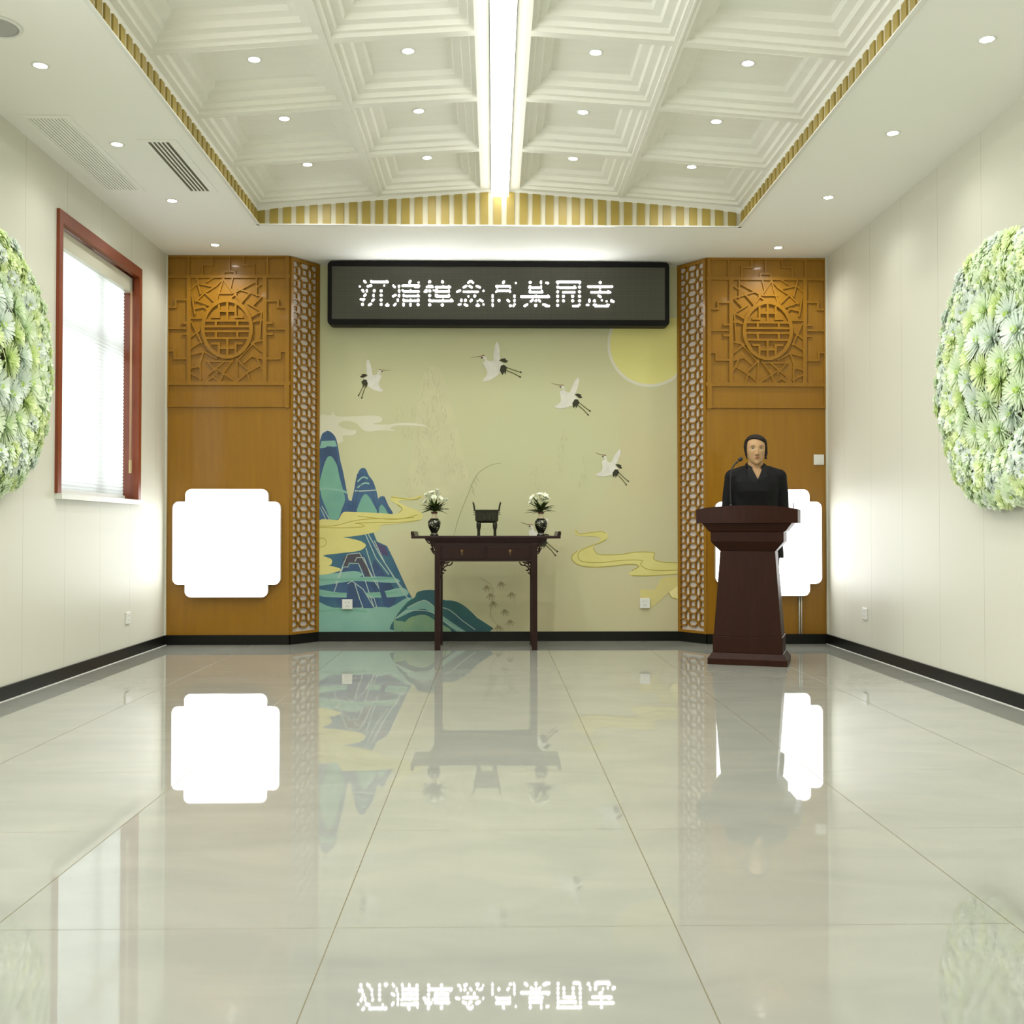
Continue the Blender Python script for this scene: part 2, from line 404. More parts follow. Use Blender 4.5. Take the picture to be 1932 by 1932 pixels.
# ------------------------------------------------------------------ carved panels on the back wall
LP_ORG, LP_S = (300., 460.), 6.0375
ZT = 3.195
def panel(name, xa, xc, mirror, label):
    root = EMPTY(name, ((xa+xc)/2, YB, 0), label=label, cat='wall panel', group='carved wooden wall panels at both ends of the back wall')
    m = MB().box((xa, YB, BH), (xc, YB+.012, ZT)); o = OB('back_board', m, WOOD, root); o.location = (-(xa+xc)/2, -YB, 0)
    lx0, lx1 = on(325, 600, 1, YB).x, PXL
    def cv(x, y):      # crop coordinates of the relief -> wall plane
        p = on(LP_ORG[0]+x/LP_S, LP_ORG[1]+y/LP_S, 1, YB); t = (p.x-lx0)/(lx1-lx0)
        if mirror: t = 1-t
        return xa+t*(xc-xa), p.z
    m = MB(); k = 1/LP_S*YB/FPX
    def seg(x0, y0, x1, y1, w=17, h=.015, ext=.45):
        a = Vector(cv(x0, y0)); c = Vector(cv(x1, y1)); d = (c-a)
        if d.length < 1e-4: return
        d.normalize(); e = d*w*k*ext; nrm = Vector((-d.y, d.x))*w*k/2*.98
        m.prism([tuple(a-e+nrm), tuple(c+e+nrm), tuple(c+e-nrm), tuple(a-e-nrm)], lambda u, v, dd: (u, dd, v), YB-h-random.uniform(0, .0006), YB)
    Z0 = 120
    for q in [(165, Z0, 165, 1600, 30), (1465, Z0, 1465, 1850, 44), (150, 150, 1480, 150, 26), (150, 1590, 1480, 1590, 46), (395, 380, 395, 1590, 46), (1220, 380, 1220, 1590, 46), (150, 375, 1480, 375, 38),
              (150, 1850, 1480, 1850, 22), (165, 1600, 165, 1850, 24), (1440, 1600, 1440, 1850, 14)]: seg(*q)
    for q in [(250, 725, 180, 725), (250, 725, 250, 640), (250, 640, 375, 640), (180, 965, 360, 965), (330, 905, 395, 905), (335, 1030, 395, 1030), (180, 1220, 240, 1220), (240, 1220, 240, 1310), (240, 1310, 370, 1310),
              (1240, 650, 1365, 650), (1365, 650, 1365, 725), (1365, 725, 1440, 725), (1260, 970, 1440, 970), (1240, 905, 1300, 905), (1240, 1030, 1300, 1030), (1440, 1225, 1385, 1225), (1385, 1225, 1385, 1310), (1385, 1310, 1250, 1310),
              (390, 150, 390, 370), (1250, 150, 1250, 370), (540, 370, 540, 245), (540, 245, 650, 245), (650, 245, 650, 160), (1100, 370, 1100, 245), (1100, 245, 990, 245), (990, 245, 990, 160), (835, 150, 835, 320), (775, 320, 895, 320), (775, 320, 775, 370), (895, 320, 895, 370)]: seg(*q, w=24)
    # long-life roundel
    cx, cy, rx, ry = 812, 970, 262, 322
    ring = [(cx+rx*cos(2*pi*i/48), cy+ry*sin(2*pi*i/48)) for i in range(48)]
    for i in range(48): seg(*ring[i], *ring[(i+1) % 48], w=42, h=.021)
    for q in [(815, 655, 815, 760), (725, 770, 905, 770), (725, 705, 725, 840), (905, 705, 905, 840), (650, 838, 725, 838), (905, 838, 978, 838), (815, 770, 815, 880), (572, 880, 1055, 880), (690, 880, 690, 945), (925, 880, 925, 945),
              (560, 945, 1065, 945), (560, 1000, 1065, 1000), (690, 1000, 690, 1075), (925, 1000, 925, 1075), (590, 1078, 1030, 1078), (815, 1078, 815, 1195), (725, 1190, 905, 1190), (725, 1145, 725, 1250), (905, 1145, 905, 1250), (650, 1140, 725, 1140), (905, 1140, 975, 1140), (815, 1195, 815, 1290)]: seg(*q, w=25, h=.019)
    # cracked-ice ground
    for q in [(480, 395, 520, 560), (430, 510, 490, 455), (520, 460, 650, 490), (600, 430, 650, 395), (605, 540, 690, 480), (690, 480, 770, 400), (770, 400, 730, 540), (770, 400, 870, 550), (870, 395, 850, 490), (910, 550, 1110, 440), (1130, 395, 1130, 580),
              (1130, 500, 1200, 455), (480, 650, 570, 560), (570, 560, 660, 650), (700, 640, 720, 565), (720, 565, 860, 565), (960, 680, 1060, 560), (1060, 560, 1190, 600), (940, 520, 1060, 560), (850, 620, 900, 580), (900, 580, 960, 670), (1050, 690, 1180, 770),
              (1105, 690, 1190, 600), (1080, 830, 1185, 770), (1185, 770, 1165, 1080), (1100, 890, 1190, 870), (430, 600, 460, 790), (470, 740, 560, 720), (560, 720, 600, 760), (430, 850, 540, 850), (480, 650, 610, 700), (430, 900, 530, 1120), (420, 1060, 500, 1000),
              (420, 1190, 510, 1130), (440, 1260, 560, 1230), (560, 1230, 690, 1300), (560, 1230, 480, 1400), (480, 1400, 420, 1420), (520, 1400, 520, 1560), (420, 1480, 520, 1530), (600, 1340, 860, 1340), (600, 1340, 700, 1460), (620, 1480, 770, 1350),
              (600, 1560, 660, 1520), (660, 1520, 720, 1560), (740, 1560, 780, 1460), (780, 1460, 870, 1330), (700, 1430, 890, 1560), (915, 1320, 925, 1550), (930, 1330, 1050, 1450), (930, 1560, 1030, 1470), (1030, 1470, 1150, 1400), (940, 1310, 1100, 1130),
              (1080, 1130, 1200, 1100), (1100, 1150, 1180, 1220), (1000, 1350, 1080, 1280), (1080, 1280, 1180, 1310), (1140, 1310, 1190, 1420), (1030, 1470, 1060, 1560), (880, 1290, 1000, 1200), (505, 1400, 560, 1230)]: seg(*q, w=18, h=.014, ext=1.15)
    o = OB('carving', m, WOOD, root, fix=False); o.location = (-(xa+xc)/2, -YB, 0)
    return root
panel('carved_panel', XL, PXL, False, 'honey brown carved panel left of the crane mural')
panel('carved_panel', PXR, XR, True, 'honey brown carved panel behind the standing woman')
# ------------------------------------------------------------------ lattice screens (angled)
def lattice(A, B, label):
    A = Vector((A[0], A[1], 0)); B = Vector((B[0], B[1], 0)); L = (B-A).length; d = (B-A)/L
    nrm = Vector((d.y, -d.x, 0))
    if nrm.y > 0: nrm = -nrm
    root = EMPTY('lattice_screen', tuple(A), label=label, cat='screen', group='narrow pierced lattice screens beside the mural')
    def P(u, v, w): return d*u+nrm*w+Vector((0, 0, v))
    z0, z1 = BH, ZT
    m = MB(); m.add([P(0, z0, -.014), P(L, z0, -.014), P(L, z1, -.014), P(0, z1, -.014)], [(0, 1, 2, 3)])
    OB('backing', m, mat('lattice_backing', (214, 206, 200), .6), root, fix=False)
    m = MB()
    def bar(u0, v0, u1, v1, w, h0=-.012, h1=.006):
        a = Vector((u0, v0)); c = Vector((u1, v1)); dd = (c-a).normalized(); nn = Vector((-dd.y, dd.x))*w/2
        m.prism([tuple(a+nn), tuple(c+nn), tuple(c-nn), tuple(a-nn)], P, h0, h1)
    fwd = .026; u0, u1 = fwd, L-fwd
    sx, sy, hw, hh = .118, .1065, .032, .026
    nz = int((z1-z0)/sy)+1
    def clip_bar(a, c, e, f, w):
        if a > e: a, c, e, f = e, f, a, c
        if e < u0 or a > u1: return
        if a < u0: c = c+(f-c)*(u0-a)/(e-a); a = u0
        if e > u1: f = c+(f-c)*(u1-a)/(e-a); e = u1
        if max(c, f) > z1-.02 or min(c, f) < z0+.02: return
        if abs(a-e)+abs(c-f) > .004: bar(a, c, e, f, w)
    cu = L/2
    for j in range(nz+1):
        zc = z0+.03+sy*j
        for i in (-1, 0, 1):
            x = cu+i*sx; w = .0112
            for q in ((-hw, -hh, hw, -hh), (-hw, hh, hw, hh), (-hw, -hh, -hw, hh), (hw, -hh, hw, hh)): clip_bar(x+q[0], zc+q[1], x+q[2], zc+q[3], w)
            for a in (-1, 1):
                for c in (-1, 1): clip_bar(x+a*hw, zc+c*hh, x+a*sx/2, zc+c*sy/2, w)
    OB('lattice', m, WOOD, root, fix=False)
    for a, c in ((0, fwd), (L-fwd, L)):
        m = MB(); vs = [P(a, z0, -.03), P(c, z0, -.03), P(c, z0, .012), P(a, z0, .012), P(a, z1, -.03), P(c, z1, -.03), P(c, z1, .012), P(a, z1, .012)]
        m.add(vs, [(0, 3, 2, 1), (4, 5, 6, 7), (0, 1, 5, 4), (1, 2, 6, 5), (2, 3, 7, 6), (3, 0, 4, 7)]); OB('stile', m, WOOD, root)
    for a, c in ((z0, z0+.02), (z1-.028, z1)):
        m = MB(); vs = [P(fwd, a, -.03), P(L-fwd, a, -.03), P(L-fwd, a, .01), P(fwd, a, .01), P(fwd, c, -.03), P(L-fwd, c, -.03), P(L-fwd, c, .01), P(fwd, c, .01)]
        m.add(vs, [(0, 3, 2, 1), (4, 5, 6, 7), (0, 1, 5, 4), (1, 2, 6, 5), (2, 3, 7, 6), (3, 0, 4, 7)]); OB('rail', m, WOOD, root)
lattice((PXL, YB-.002), (MXL, YM), 'tall pierced lattice screen left of the crane mural')
lattice((MXR, YM), (PXR, YB-.002), 'tall pierced lattice screen right of the crane mural')

# ------------------------------------------------------------------ mural
mur_m = []; mur_i = {}
def MM(name, col, **k):
    if name not in mur_i: mur_i[name] = len(mur_m); mur_m.append(mat('mural_'+name, col, .55, spec=.25, **k))
    return mur_i[name]
YP = YM-.004
mm = MB(); layer = [0]
def fn(u, v, d):
    p = on(u, v, 1, YP); return (min(max(p.x, MXL+.012), MXR-.012), YP-d, min(max(p.z, BH), 3.19))
def fill(poly, mi): layer[0] += 1; mm.flat(poly, fn, .000009*layer[0], mi)
def stroke(pts, w, mi, taper=False):
    layer[0] += 1; n = len(pts); L = []; R = []
    for i, p in enumerate(pts):
        a = pts[max(0, i-1)]; c = pts[min(n-1, i+1)]; dx, dy = c[0]-a[0], c[1]-a[1]; l = sqrt(dx*dx+dy*dy) or 1
        ww = w/2*((1-i/(n-1))*.8+.2 if taper else 1); L.append((p[0]-dy/l*ww, p[1]+dx/l*ww)); R.append((p[0]+dy/l*ww, p[1]-dx/l*ww))
    vs = [fn(*q, .000009*layer[0]) for q in L+R]
    mm.add(vs, [(i, i+1, n+i+1, n+i) for i in range(n-1)], mi)
def C1(pts): return [(595+x/8.05, 760+y/8.05) for x, y in pts]
def C2(pts): return [(595+x/5.767, 980+y/5.767) for x, y in pts]
def C3(pts): return [(1060+x/7.43, 940+y/7.43) for x, y in pts]
base = MM('ground', (196, 199, 160), col2=(196, 194, 156), vscale=1.1)
mm.add([(MXL+.012, YP, BH), (MXR-.012, YP, BH), (MXR-.012, YP, 3.19), (MXL+.012, YP, 3.19)], [(0, 1, 2, 3)], base)
# warm wash low and to the right
pink = MM('warm_wash', (198, 190, 152), col2=(198, 196, 158), vscale=1.6)
fill(crom([(1175, 745), (1240, 735), (1279, 728), (1279, 1190), (930, 1190), (800, 1150), (700, 1100), (760, 1000), (900, 1060), (1060, 1010), (1120, 960), (1165, 880)], 5, True), pink)
sun = MM('sun', (222, 214, 140), col2=(212, 210, 136), vscale=1.5)
ring = MM('sun_rim', (214, 212, 196))
for rr, mi in ((80, ring), (75, sun)): fill([(min(1279.5, 1226+rr*cos(q)), max(600, 650+rr*sin(q))) for q in [2*pi*i/48 for i in range(48)]], mi)
# faint ink peaks
ink = MM('faint_ink', (190, 189, 152)); ink2 = MM('faint_ink_dark', (170, 168, 132)); pal = MM('peak_wash', (196, 194, 158), col2=(204, 201, 163), vscale=8)
fill(crom([(795, 720), (806, 697), (818, 692), (832, 700), (842, 730), (856, 780), (872, 850), (880, 920), (800, 940), (768, 930), (778, 850), (786, 780)], 5, True), pal)
rs = random.Random(3)
def scratch(x, y, l, w, mi=None):
    for j in range(5):
        bx, by = x+rs.uniform(-6, 6), y+rs.uniform(0, l); q = rs.uniform(-1, 1)
        stroke([(bx, by), (bx+3*q, by+4), (bx+5*q, by+rs.uniform(7, 12))], rs.uniform(2.4, 4.2), ink if mi is None else mi, True)
    p = [(x, y)]; w = w*.35
    for k in range(5): p.append((p[-1][0]+rs.uniform(-.35, .35)*l*.3, p[-1][1]+l/5))
    stroke(crom(p, 3), w, ink if mi is None else mi, True)
for x, y, l, w in [(810, 695, 40, 6), (820, 700, 55, 5), (803, 715, 50, 5), (828, 712, 60, 4), (818, 745, 60, 5), (806, 770, 50, 5), (798, 790, 80, 4), (790, 850, 70, 4), (812, 790, 50, 6), (822, 785, 40, 5), (756, 765, 30, 3), (781, 765, 25, 4), (766, 800, 26, 5), (774, 802, 24, 4), (788, 800, 60, 5), (840, 770, 25, 3), (856, 815, 30, 3), (860, 845, 50, 3), (845, 855, 45, 3), (872, 870, 35, 3), (800, 870, 60, 3), (770, 900, 40, 3), (1065, 810, 40, 5), (1058, 840, 50, 5), (1100, 860, 60, 4), (1010, 880, 40, 3)]: scratch(x, y, l, w)
# thin reed beside the censer
stroke(crom([(856, 1010), (868, 970), (884, 930), (900, 895), (925, 878), (945, 874)], 5), 1.4, ink2)
for x, y in [(888, 915), (893, 905), (897, 898), (890, 925)]: stroke([(x, y), (x+6, y+9), (x+7, y+14)], 1.8, ink2, True)
# pale clouds, upper left
wc = MM('pale_cloud', (216, 214, 196), col2=(208, 207, 178), vscale=3)
fill(crom(C1([(50, 210), (230, 190), (260, 130), (320, 200), (560, 205), (900, 195), (1010, 230), (990, 290), (870, 320), (1100, 330), (1240, 310), (1480, 310), (1640, 330), (1690, 375), (1600, 350), (1250, 345), (1140, 390), (1220, 425), (1000, 420), (760, 430), (600, 300), (420, 280), (350, 340), (480, 400), (620, 420), (580, 490), (420, 500), (400, 600), (60, 600)]), 4, True), wc)
# blue-green peaks
blue = MM('peak_blue', (76, 108, 138), col2=(60, 82, 118), vscale=5); teal = MM('peak_teal', (126, 176, 152), col2=(108, 158, 146), vscale=4)
dblue = MM('peak_dark', (58, 78, 104), col2=(70, 90, 130), vscale=6); lite = MM('peak_line', (172, 190, 180)); mist = MM('mist', (140, 182, 166), col2=(122, 170, 158), vscale=3)
fill(C1(crom([(40, 760), (60, 620), (100, 480), (150, 440), (185, 425), (230, 440), (285, 490), (320, 560), (350, 700), (380, 880), (420, 1040), (460, 1250), (490, 1400), (510, 1480), (560, 1500), (560, 1670), (420, 1670), (350, 1780), (240, 1790), (40, 1790)], 3, True)), blue)
fill(C1([(92, 580), (300, 572), (330, 660), (66, 690)]), mist)
fill(C1(crom([(130, 700), (300, 690), (340, 900), (370, 1050), (300, 900), (210, 800), (150, 900), (90, 1100)], 3, True)), dblue)
fill(C1(crom([(210, 810), (260, 830), (330, 950), (360, 1100), (400, 1250), (430, 1350), (450, 1480), (400, 1620), (350, 1760), (240, 1785), (160, 1600), (100, 1450), (75, 1330), (60, 1250), (90, 1100), (130, 950), (170, 850)], 3, True)), teal)
stroke(C1(crom([(60, 1310), (200, 1300), (420, 1340), (480, 1370)], 4)), 4, mist)
for a in ([(60, 1580), (120, 1680), (160, 1780)], [(100, 1570), (170, 1690), (220, 1780)]): stroke(C1(a), 1.6, lite)
fill(C1(crom([(725, 990), (770, 1010), (810, 1100), (870, 1180), (910, 1280), (950, 1440), (975, 1680), (550, 1670), (550, 1500), (590, 1320), (620, 1150), (670, 1020)], 3, True)), blue)
stroke(C1(crom([(640, 1200), (720, 1130), (800, 1150)], 4)), 3, mist); stroke(C1(crom([(640, 1290), (740, 1220), (820, 1230)], 4)), 3, mist)
stroke(C1([(580, 1335), (700, 1340), (920, 1325)]), 2.2, lite)
for a in ([(640, 1080), (590, 1350), (560, 1640)], [(700, 1240), (630, 1400), (600, 1650)], [(870, 1340), (900, 1500), (940, 1660)]): stroke(C1(crom(a, 4)), 1.3, dblue)
fill(C1(crom([(760, 1385), (810, 1420), (870, 1520), (930, 1680), (640, 1680), (680, 1500), (720, 1420)], 3, True)), teal)
fill(C1(crom([(955, 1460), (1040, 1420), (1075, 1480), (1110, 1560), (1175, 1700), (955, 1700)], 3, True)), blue)
fill(C1([(965, 1690), (970, 1580), (1010, 1540), (1060, 1600), (1110, 1690)]), teal)
# lower massif
low = MM('massif', (72, 112, 128), col2=(58, 92, 122), vscale=5)
fill(C2([(250, 175), (330, 160), (630, 135), (670, 240), (780, 290), (850, 430), (1000, 760), (1080, 900), (900, 1020), (640, 1180), (20, 1226), (20, 500), (90, 385), (150, 380), (330, 360), (480, 340), (550, 290), (500, 235), (330, 200)]), low)
for p, mi in (([(350, 380), (480, 360), (560, 420), (700, 800), (640, 960), (560, 800), (520, 500), (440, 400)], dblue), ([(640, 250), (760, 290), (800, 400), (700, 380)], MM('violet', (84, 78, 112))), ([(330, 700), (400, 680), (600, 960), (380, 960)], blue)): fill(C2(p), mi)
fill(C2([(200, 560), (360, 520), (470, 480), (560, 640), (760, 980), (300, 980), (180, 820)]), blue)
fill(C2([(640, 430), (760, 600), (900, 820), (820, 980), (700, 760), (610, 560)]), dblue)
fill(C2([(300, 430), (350, 375), (480, 362), (545, 470), (620, 640), (560, 620), (470, 470), (370, 480), (330, 560)]), MM('massif_umber', (78, 76, 84)))
for p in ([(20, 520), (60, 560), (170, 590), (420, 560), (520, 600), (420, 640), (200, 650), (20, 640)], [(20, 650), (240, 640), (660, 620), (880, 640), (900, 690), (640, 680), (420, 670), (200, 700), (20, 720)], [(20, 760), (300, 800), (700, 790), (940, 740), (1010, 820), (760, 850), (300, 850), (20, 830)], [(20, 900), (200, 960), (560, 950), (800, 960), (1000, 850), (1070, 895), (880, 1030), (560, 1080), (20, 1080)], [(20, 1000), (300, 970), (560, 1060), (520, 1140), (300, 1227), (20, 1227)], [(540, 970), (800, 960), (900, 1060), (880, 1227), (300, 1227), (400, 1100)]):
    fill(C2(crom(p, 3, True)), mist)
for p in ([(220, 700), (300, 500), (350, 380), (480, 365), (560, 500), (660, 700)], [(360, 500), (370, 475), (470, 480), (520, 600), (640, 960)], [(540, 150), (660, 420), (800, 600)], [(570, 150), (720, 420), (900, 690), (990, 800)], [(430, 460), (450, 415), (530, 415), (600, 600), (700, 760), (810, 960)], [(350, 700), (400, 670), (520, 760), (640, 960)], [(640, 230), (760, 480), (940, 770), (1040, 900)], [(200, 800), (300, 520), (360, 515)], [(550, 310), (640, 600), (760, 900)], [(430, 700), (480, 860), (520, 960)]):
    stroke(C2(p), 1.6, lite)
for p in ([(30, 660), (400, 650), (860, 640)], [(40, 805), (300, 810), (640, 815), (900, 790)], [(30, 1000), (300, 985), (560, 1000)]): stroke(C2(crom(p, 4)), 4.5, teal)
fill(C2([(350, 720), (400, 675), (450, 760), (500, 960), (330, 960)]), dblue); fill(C2([(440, 700), (530, 770), (640, 965), (520, 965)]), blue); fill(C2([(680, 690), (760, 790), (815, 960), (740, 930)]), dblue)
for p in ([(430, 700), (480, 860), (520, 960)], [(560, 820), (640, 860), (670, 960)], [(350, 700), (400, 670), (520, 760), (640, 960)]): stroke(C2(p), 1.5, lite)
hill = MM('hill', (62, 108, 106), col2=(56, 88, 104), vscale=6); hl = MM('hill_light', (140, 166, 128), col2=(118, 156, 130), vscale=5)
fill(C2(crom([(1080, 850), (1120, 785), (1300, 770), (1380, 870), (1500, 885), (1620, 940), (1760, 1070), (1900, 1227), (900, 1227), (860, 1090), (1000, 900)], 3, True)), hill)
fill(C2(crom([(1010, 960), (1170, 880), (1280, 930), (1400, 1060), (1640, 1227), (1540, 1227), (1250, 1000), (1100, 985), (880, 1080)], 3, True)), mist)
fill(C2(crom([(990, 1100), (1080, 1050), (1200, 1040), (1300, 1100), (1480, 1227), (960, 1227)], 3, True)), hl)
fill(C2(crom([(855, 1060), (880, 1100), (960, 1110), (1000, 1150), (930, 1227), (860, 1227)], 3, True)), hl)
for p in ([(870, 1080), (1000, 1000), (1240, 1000), (1400, 1110), (1600, 1220)], [(1300, 950), (1450, 980), (1600, 1100), (1740, 1200)], [(1000, 960), (1180, 880), (1280, 940)]): stroke(C2(crom(p, 4)), 1.5, lite)
# yellow scroll clouds
yel = MM('yellow_cloud', (218, 211, 140), col2=(206, 198, 122), vscale=4); yl = MM('yellow_line', (172, 160, 72)); yh = MM('yellow_light', (232, 224, 160))
fill(C1(crom([(40, 1785), (250, 1775), (350, 1775), (420, 1665), (560, 1658), (940, 1672), (1180, 1690), (1270, 1670), (1320, 1610), (1240, 1540), (1140, 1480), (1180, 1415), (1300, 1440), (1480, 1440), (1620, 1400), (1620, 1440), (1480, 1475), (1260, 1490), (1400, 1580), (1560, 1640), (1640, 1720), (1560, 1790), (1300, 1830), (1000, 1860), (980, 1930), (800, 1990), (400, 2040), (40, 1985)], 3, True)), yel)
for p in ([(60, 1870), (300, 1865), (600, 1790), (900, 1760), (1300, 1760), (1560, 1700)], [(640, 1720), (900, 1750), (1200, 1770), (1500, 1740)], [(600, 1830), (900, 1820), (1300, 1815), (1580, 1780)], [(60, 1890), (400, 1900), (740, 1880), (620, 1820)], [(1250, 1545), (1320, 1610), (1270, 1670)], [(1150, 1430), (1480, 1470), (1600, 1430)]): stroke(C1(crom(p, 4)), 1.5, yl)
for p in ([(20, 120), (130, 120), (250, 180), (420, 215), (520, 250), (550, 290), (480, 340), (320, 362), (130, 382), (20, 385)], [(20, 390), (120, 410), (180, 440), (160, 500), (20, 505)], [(20, 522), (150, 505), (285, 545), (160, 590), (20, 600)]): fill(C2(crom(p, 3, True)), yel)
stroke(C2(crom([(20, 210), (90, 205), (120, 250), (90, 295), (20, 300)], 4)), 1.4, yl)
fill(C3(crom([(190, 440), (250, 500), (400, 480), (560, 468), (640, 500), (620, 580), (460, 660), (440, 700), (500, 780), (650, 795), (850, 785), (1050, 755), (1290, 760), (1280, 850), (1400, 900), (1636, 905), (1636, 1060), (1300, 1085), (1000, 1085), (940, 1050), (1080, 960), (980, 925), (700, 955), (450, 965), (250, 945), (150, 880), (140, 810), (220, 740), (420, 660), (530, 600), (510, 540), (250, 530), (180, 480)], 3, True)), yel)
for p in ([(190, 450), (250, 502), (400, 482), (560, 468), (610, 500)], [(625, 575), (540, 620), (330, 700), (240, 760), (230, 830), (280, 885), (430, 902), (600, 898), (850, 870), (1120, 872), (1105, 930), (1200, 995), (1400, 1015), (1636, 1005)], [(220, 740), (150, 800), (150, 870), (250, 940), (450, 965), (700, 950), (980, 925), (1080, 960), (980, 1010)], [(440, 700), (500, 782), (650, 795), (850, 785), (1050, 755), (1290, 765), (1285, 850), (1400, 895), (1636, 905)], [(980, 1085), (1250, 1085), (1636, 1060)], [(1636, 1220), (1530, 1260), (1500, 1320), (1540, 1390), (1636, 1415)]): stroke(C3(crom(p, 5)), 1.5, yl)
fill(C3([(1636, 1225), (1535, 1262), (1505, 1320), (1540, 1385), (1636, 1412)]), yh)
fill(C3(crom([(1090, 1290), (1300, 1280), (1400, 1120), (1636, 1110), (1636, 1215), (1500, 1320), (1300, 1500), (1180, 1520)], 3, True)), MM('yellow_wash', (210, 200, 128), col2=(206, 196, 138), vscale=4))
# bamboo under the altar table
bam = MM('bamboo_ink', (158, 148, 112))
for x, y in [(918, 1105), (945, 1098), (965, 1118), (930, 1135), (952, 1150), (962, 1170), (940, 1180), (925, 1120)]:
    for a in (-.8, -.2, .5, 1.0): stroke([(x, y), (x+14*sin(a)*.8, y+13*cos(a))], 3.4, bam, True)
stroke(crom([(905, 1090), (930, 1110), (925, 1160), (950, 1190)], 4), 1.3, ink2)
# cranes
cw = MM('crane_white', (226, 224, 214), col2=(212, 210, 200), vscale=20); ck = MM('crane_black', (56, 56, 40)); cb = MM('crane_beak', (120, 72, 36)); cl = MM('crane_leg', (98, 98, 58))
def crane(cx, cy, sc=1., rot=0., mir=1, legrot=0.):
    def T(pts, ex=0.):
        q = radians(rot+ex); return [(cx+mir*sc*(x*cos(q)-y*sin(q)), cy+sc*(x*sin(q)+y*cos(q))) for x, y in pts]
    fill(T(crom([(-15, -6), (-15, -30), (-10, -45), (-5, -36), (-4, -18), (-6, -5)], 3, True)), cw)
    fill(T(crom([(-36, -5), (-26, -10), (-14, -2), (-2, 8), (-8, 18), (-24, 28), (-36, 28), (-28, 16), (-30, 6)], 3, True)), cw)
    fill(T(crom([(-26, -6), (-14, -10), (-2, -6), (9, 1), (8, 6), (-4, 6), (-16, 6), (-28, 2)], 3, True)), cw)
    stroke(T(crom([(-24, -3), (-29, -9), (-31, -14), (-35, -16)], 4)), 4*sc, cw)
    fill(T([(-38, -18), (-33, -18.5), (-32, -14), (-36, -12.5), (-39, -15)]), cw)
    stroke(T([(-33, -20), (-38, -18), (-46, -16.5), (-58, -15.5)]), 2.0*sc, cb, True); stroke(T([(-36, -14.5), (-39.5, -14.8)]), 2.6*sc, ck)
    fill(T([(-6, -10), (1, -13.5), (8, -13.5), (7, -11), (12, -9), (8, -5.5), (4, -6)]), ck)
    fill(T([(-2, 0), (4, -2), (10, 3), (8, 9), (6.5, 18), (4.5, 12), (1, 18), (-4, 9)]), ck)
    for p in ([(10, 4), (24, 9), (37, 13)], [(8, 9), (21, 14), (36, 22)]): stroke(T(p, legrot), 1.7*sc, cl); stroke(T(p[-1:]+[(p[-1][0]-3, p[-1][1]-1.3)], legrot), 2.8*sc, ck)
crane(690, 717, .85, 6, -1, 40); crane(947, 690, 1.); crane(1086, 754, .92, 19); crane(1162, 886, .85, 24); crane(1026, 1018, .9, 22)
for i_, c_ in ((1, 1),): pass
OB('mural', mm, mur_m, fix=False, label='wall mural of cranes, sun, blue-green peaks and yellow clouds', cat='mural')

# ------------------------------------------------------------------ LED sign
ys = 8.74
sx0, sx1 = on(618, 550, 1, ys).x, on(1263, 550, 1, ys).x; sz1, sz0 = 3.188, on(940, 614, 1, ys).z
sg = EMPTY('led_sign', ((sx0+sx1)/2, ys, sz0), label='long black dot-matrix sign with lit white Chinese characters', cat='sign')
off = Vector((-(sx0+sx1)/2, -ys, -sz0))
def rrect(x0, x1, z0, z1, r, n=5):
    o = []
    for cx, cz, a in ((x1-r, z1-r, 0), (x0+r, z1-r, 90), (x0+r, z0+r, 180), (x1-r, z0+r, 270)):
        o += [(cx+r*cos(radians(a+90*k/n)), cz+r*sin(radians(a+90*k/n))) for k in range(n+1)]
    return o
XZ = lambda u, v, d: (u, d, v)
m = MB(); outer = rrect(sx0, sx1, sz0, sz1, .035)
fx, ft, fb = .035, .04, .05
m.prism(outer, XZ, ys+.012, YM-.03)
ri = [(sx0+fx, sz0+fb), (sx1-fx, sz0+fb), (sx1-fx, sz1-ft), (sx0+fx, sz1-ft)]
inner = rrect(sx0+fx, sx1-fx, sz0+fb, sz1-ft, .004)
n = len(outer)
vs = [(u, ys, v) for u, v in outer]+[(u, ys, v) for u, v in inner]+[(u, ys+.013, v) for u, v in outer]+[(u, ys+.013, v) for u, v in inner]
m.add(vs, [(i, (i+1) % n, n+(i+1) % n, n+i) for i in range(n)]+[(i, (i+1) % n, 2*n+(i+1) % n, 2*n+i) for i in range(n)]+[(n+i, n+(i+1) % n, 3*n+(i+1) % n, 3*n+i) for i in range(n)])
OB('frame', m, SIGNF, sg, loc=off, fix=False)
SC = mat('dot_matrix_face', (60, 60, 52), .5); nt = SC.node_tree; b = nt.nodes['Principled BSDF']; g, s = world_xyz(nt)
lx = line_mask(nt, s.outputs[0], 0, .0098, .0022); lz = line_mask(nt, s.outputs[2], 0, .0098, .0022)
nt.links.new(mixc(nt, mth(nt, 'MAXIMUM', lx, lz), lin((20, 20, 17))+(1,), lin((78, 78, 66))+(1,)), b.inputs['Base Color'])
OB('screen', MB().box((sx0+fx, ys+.006, sz0+fb), (sx1-fx, ys+.0115, sz1-ft)), SC, sg, loc=off)
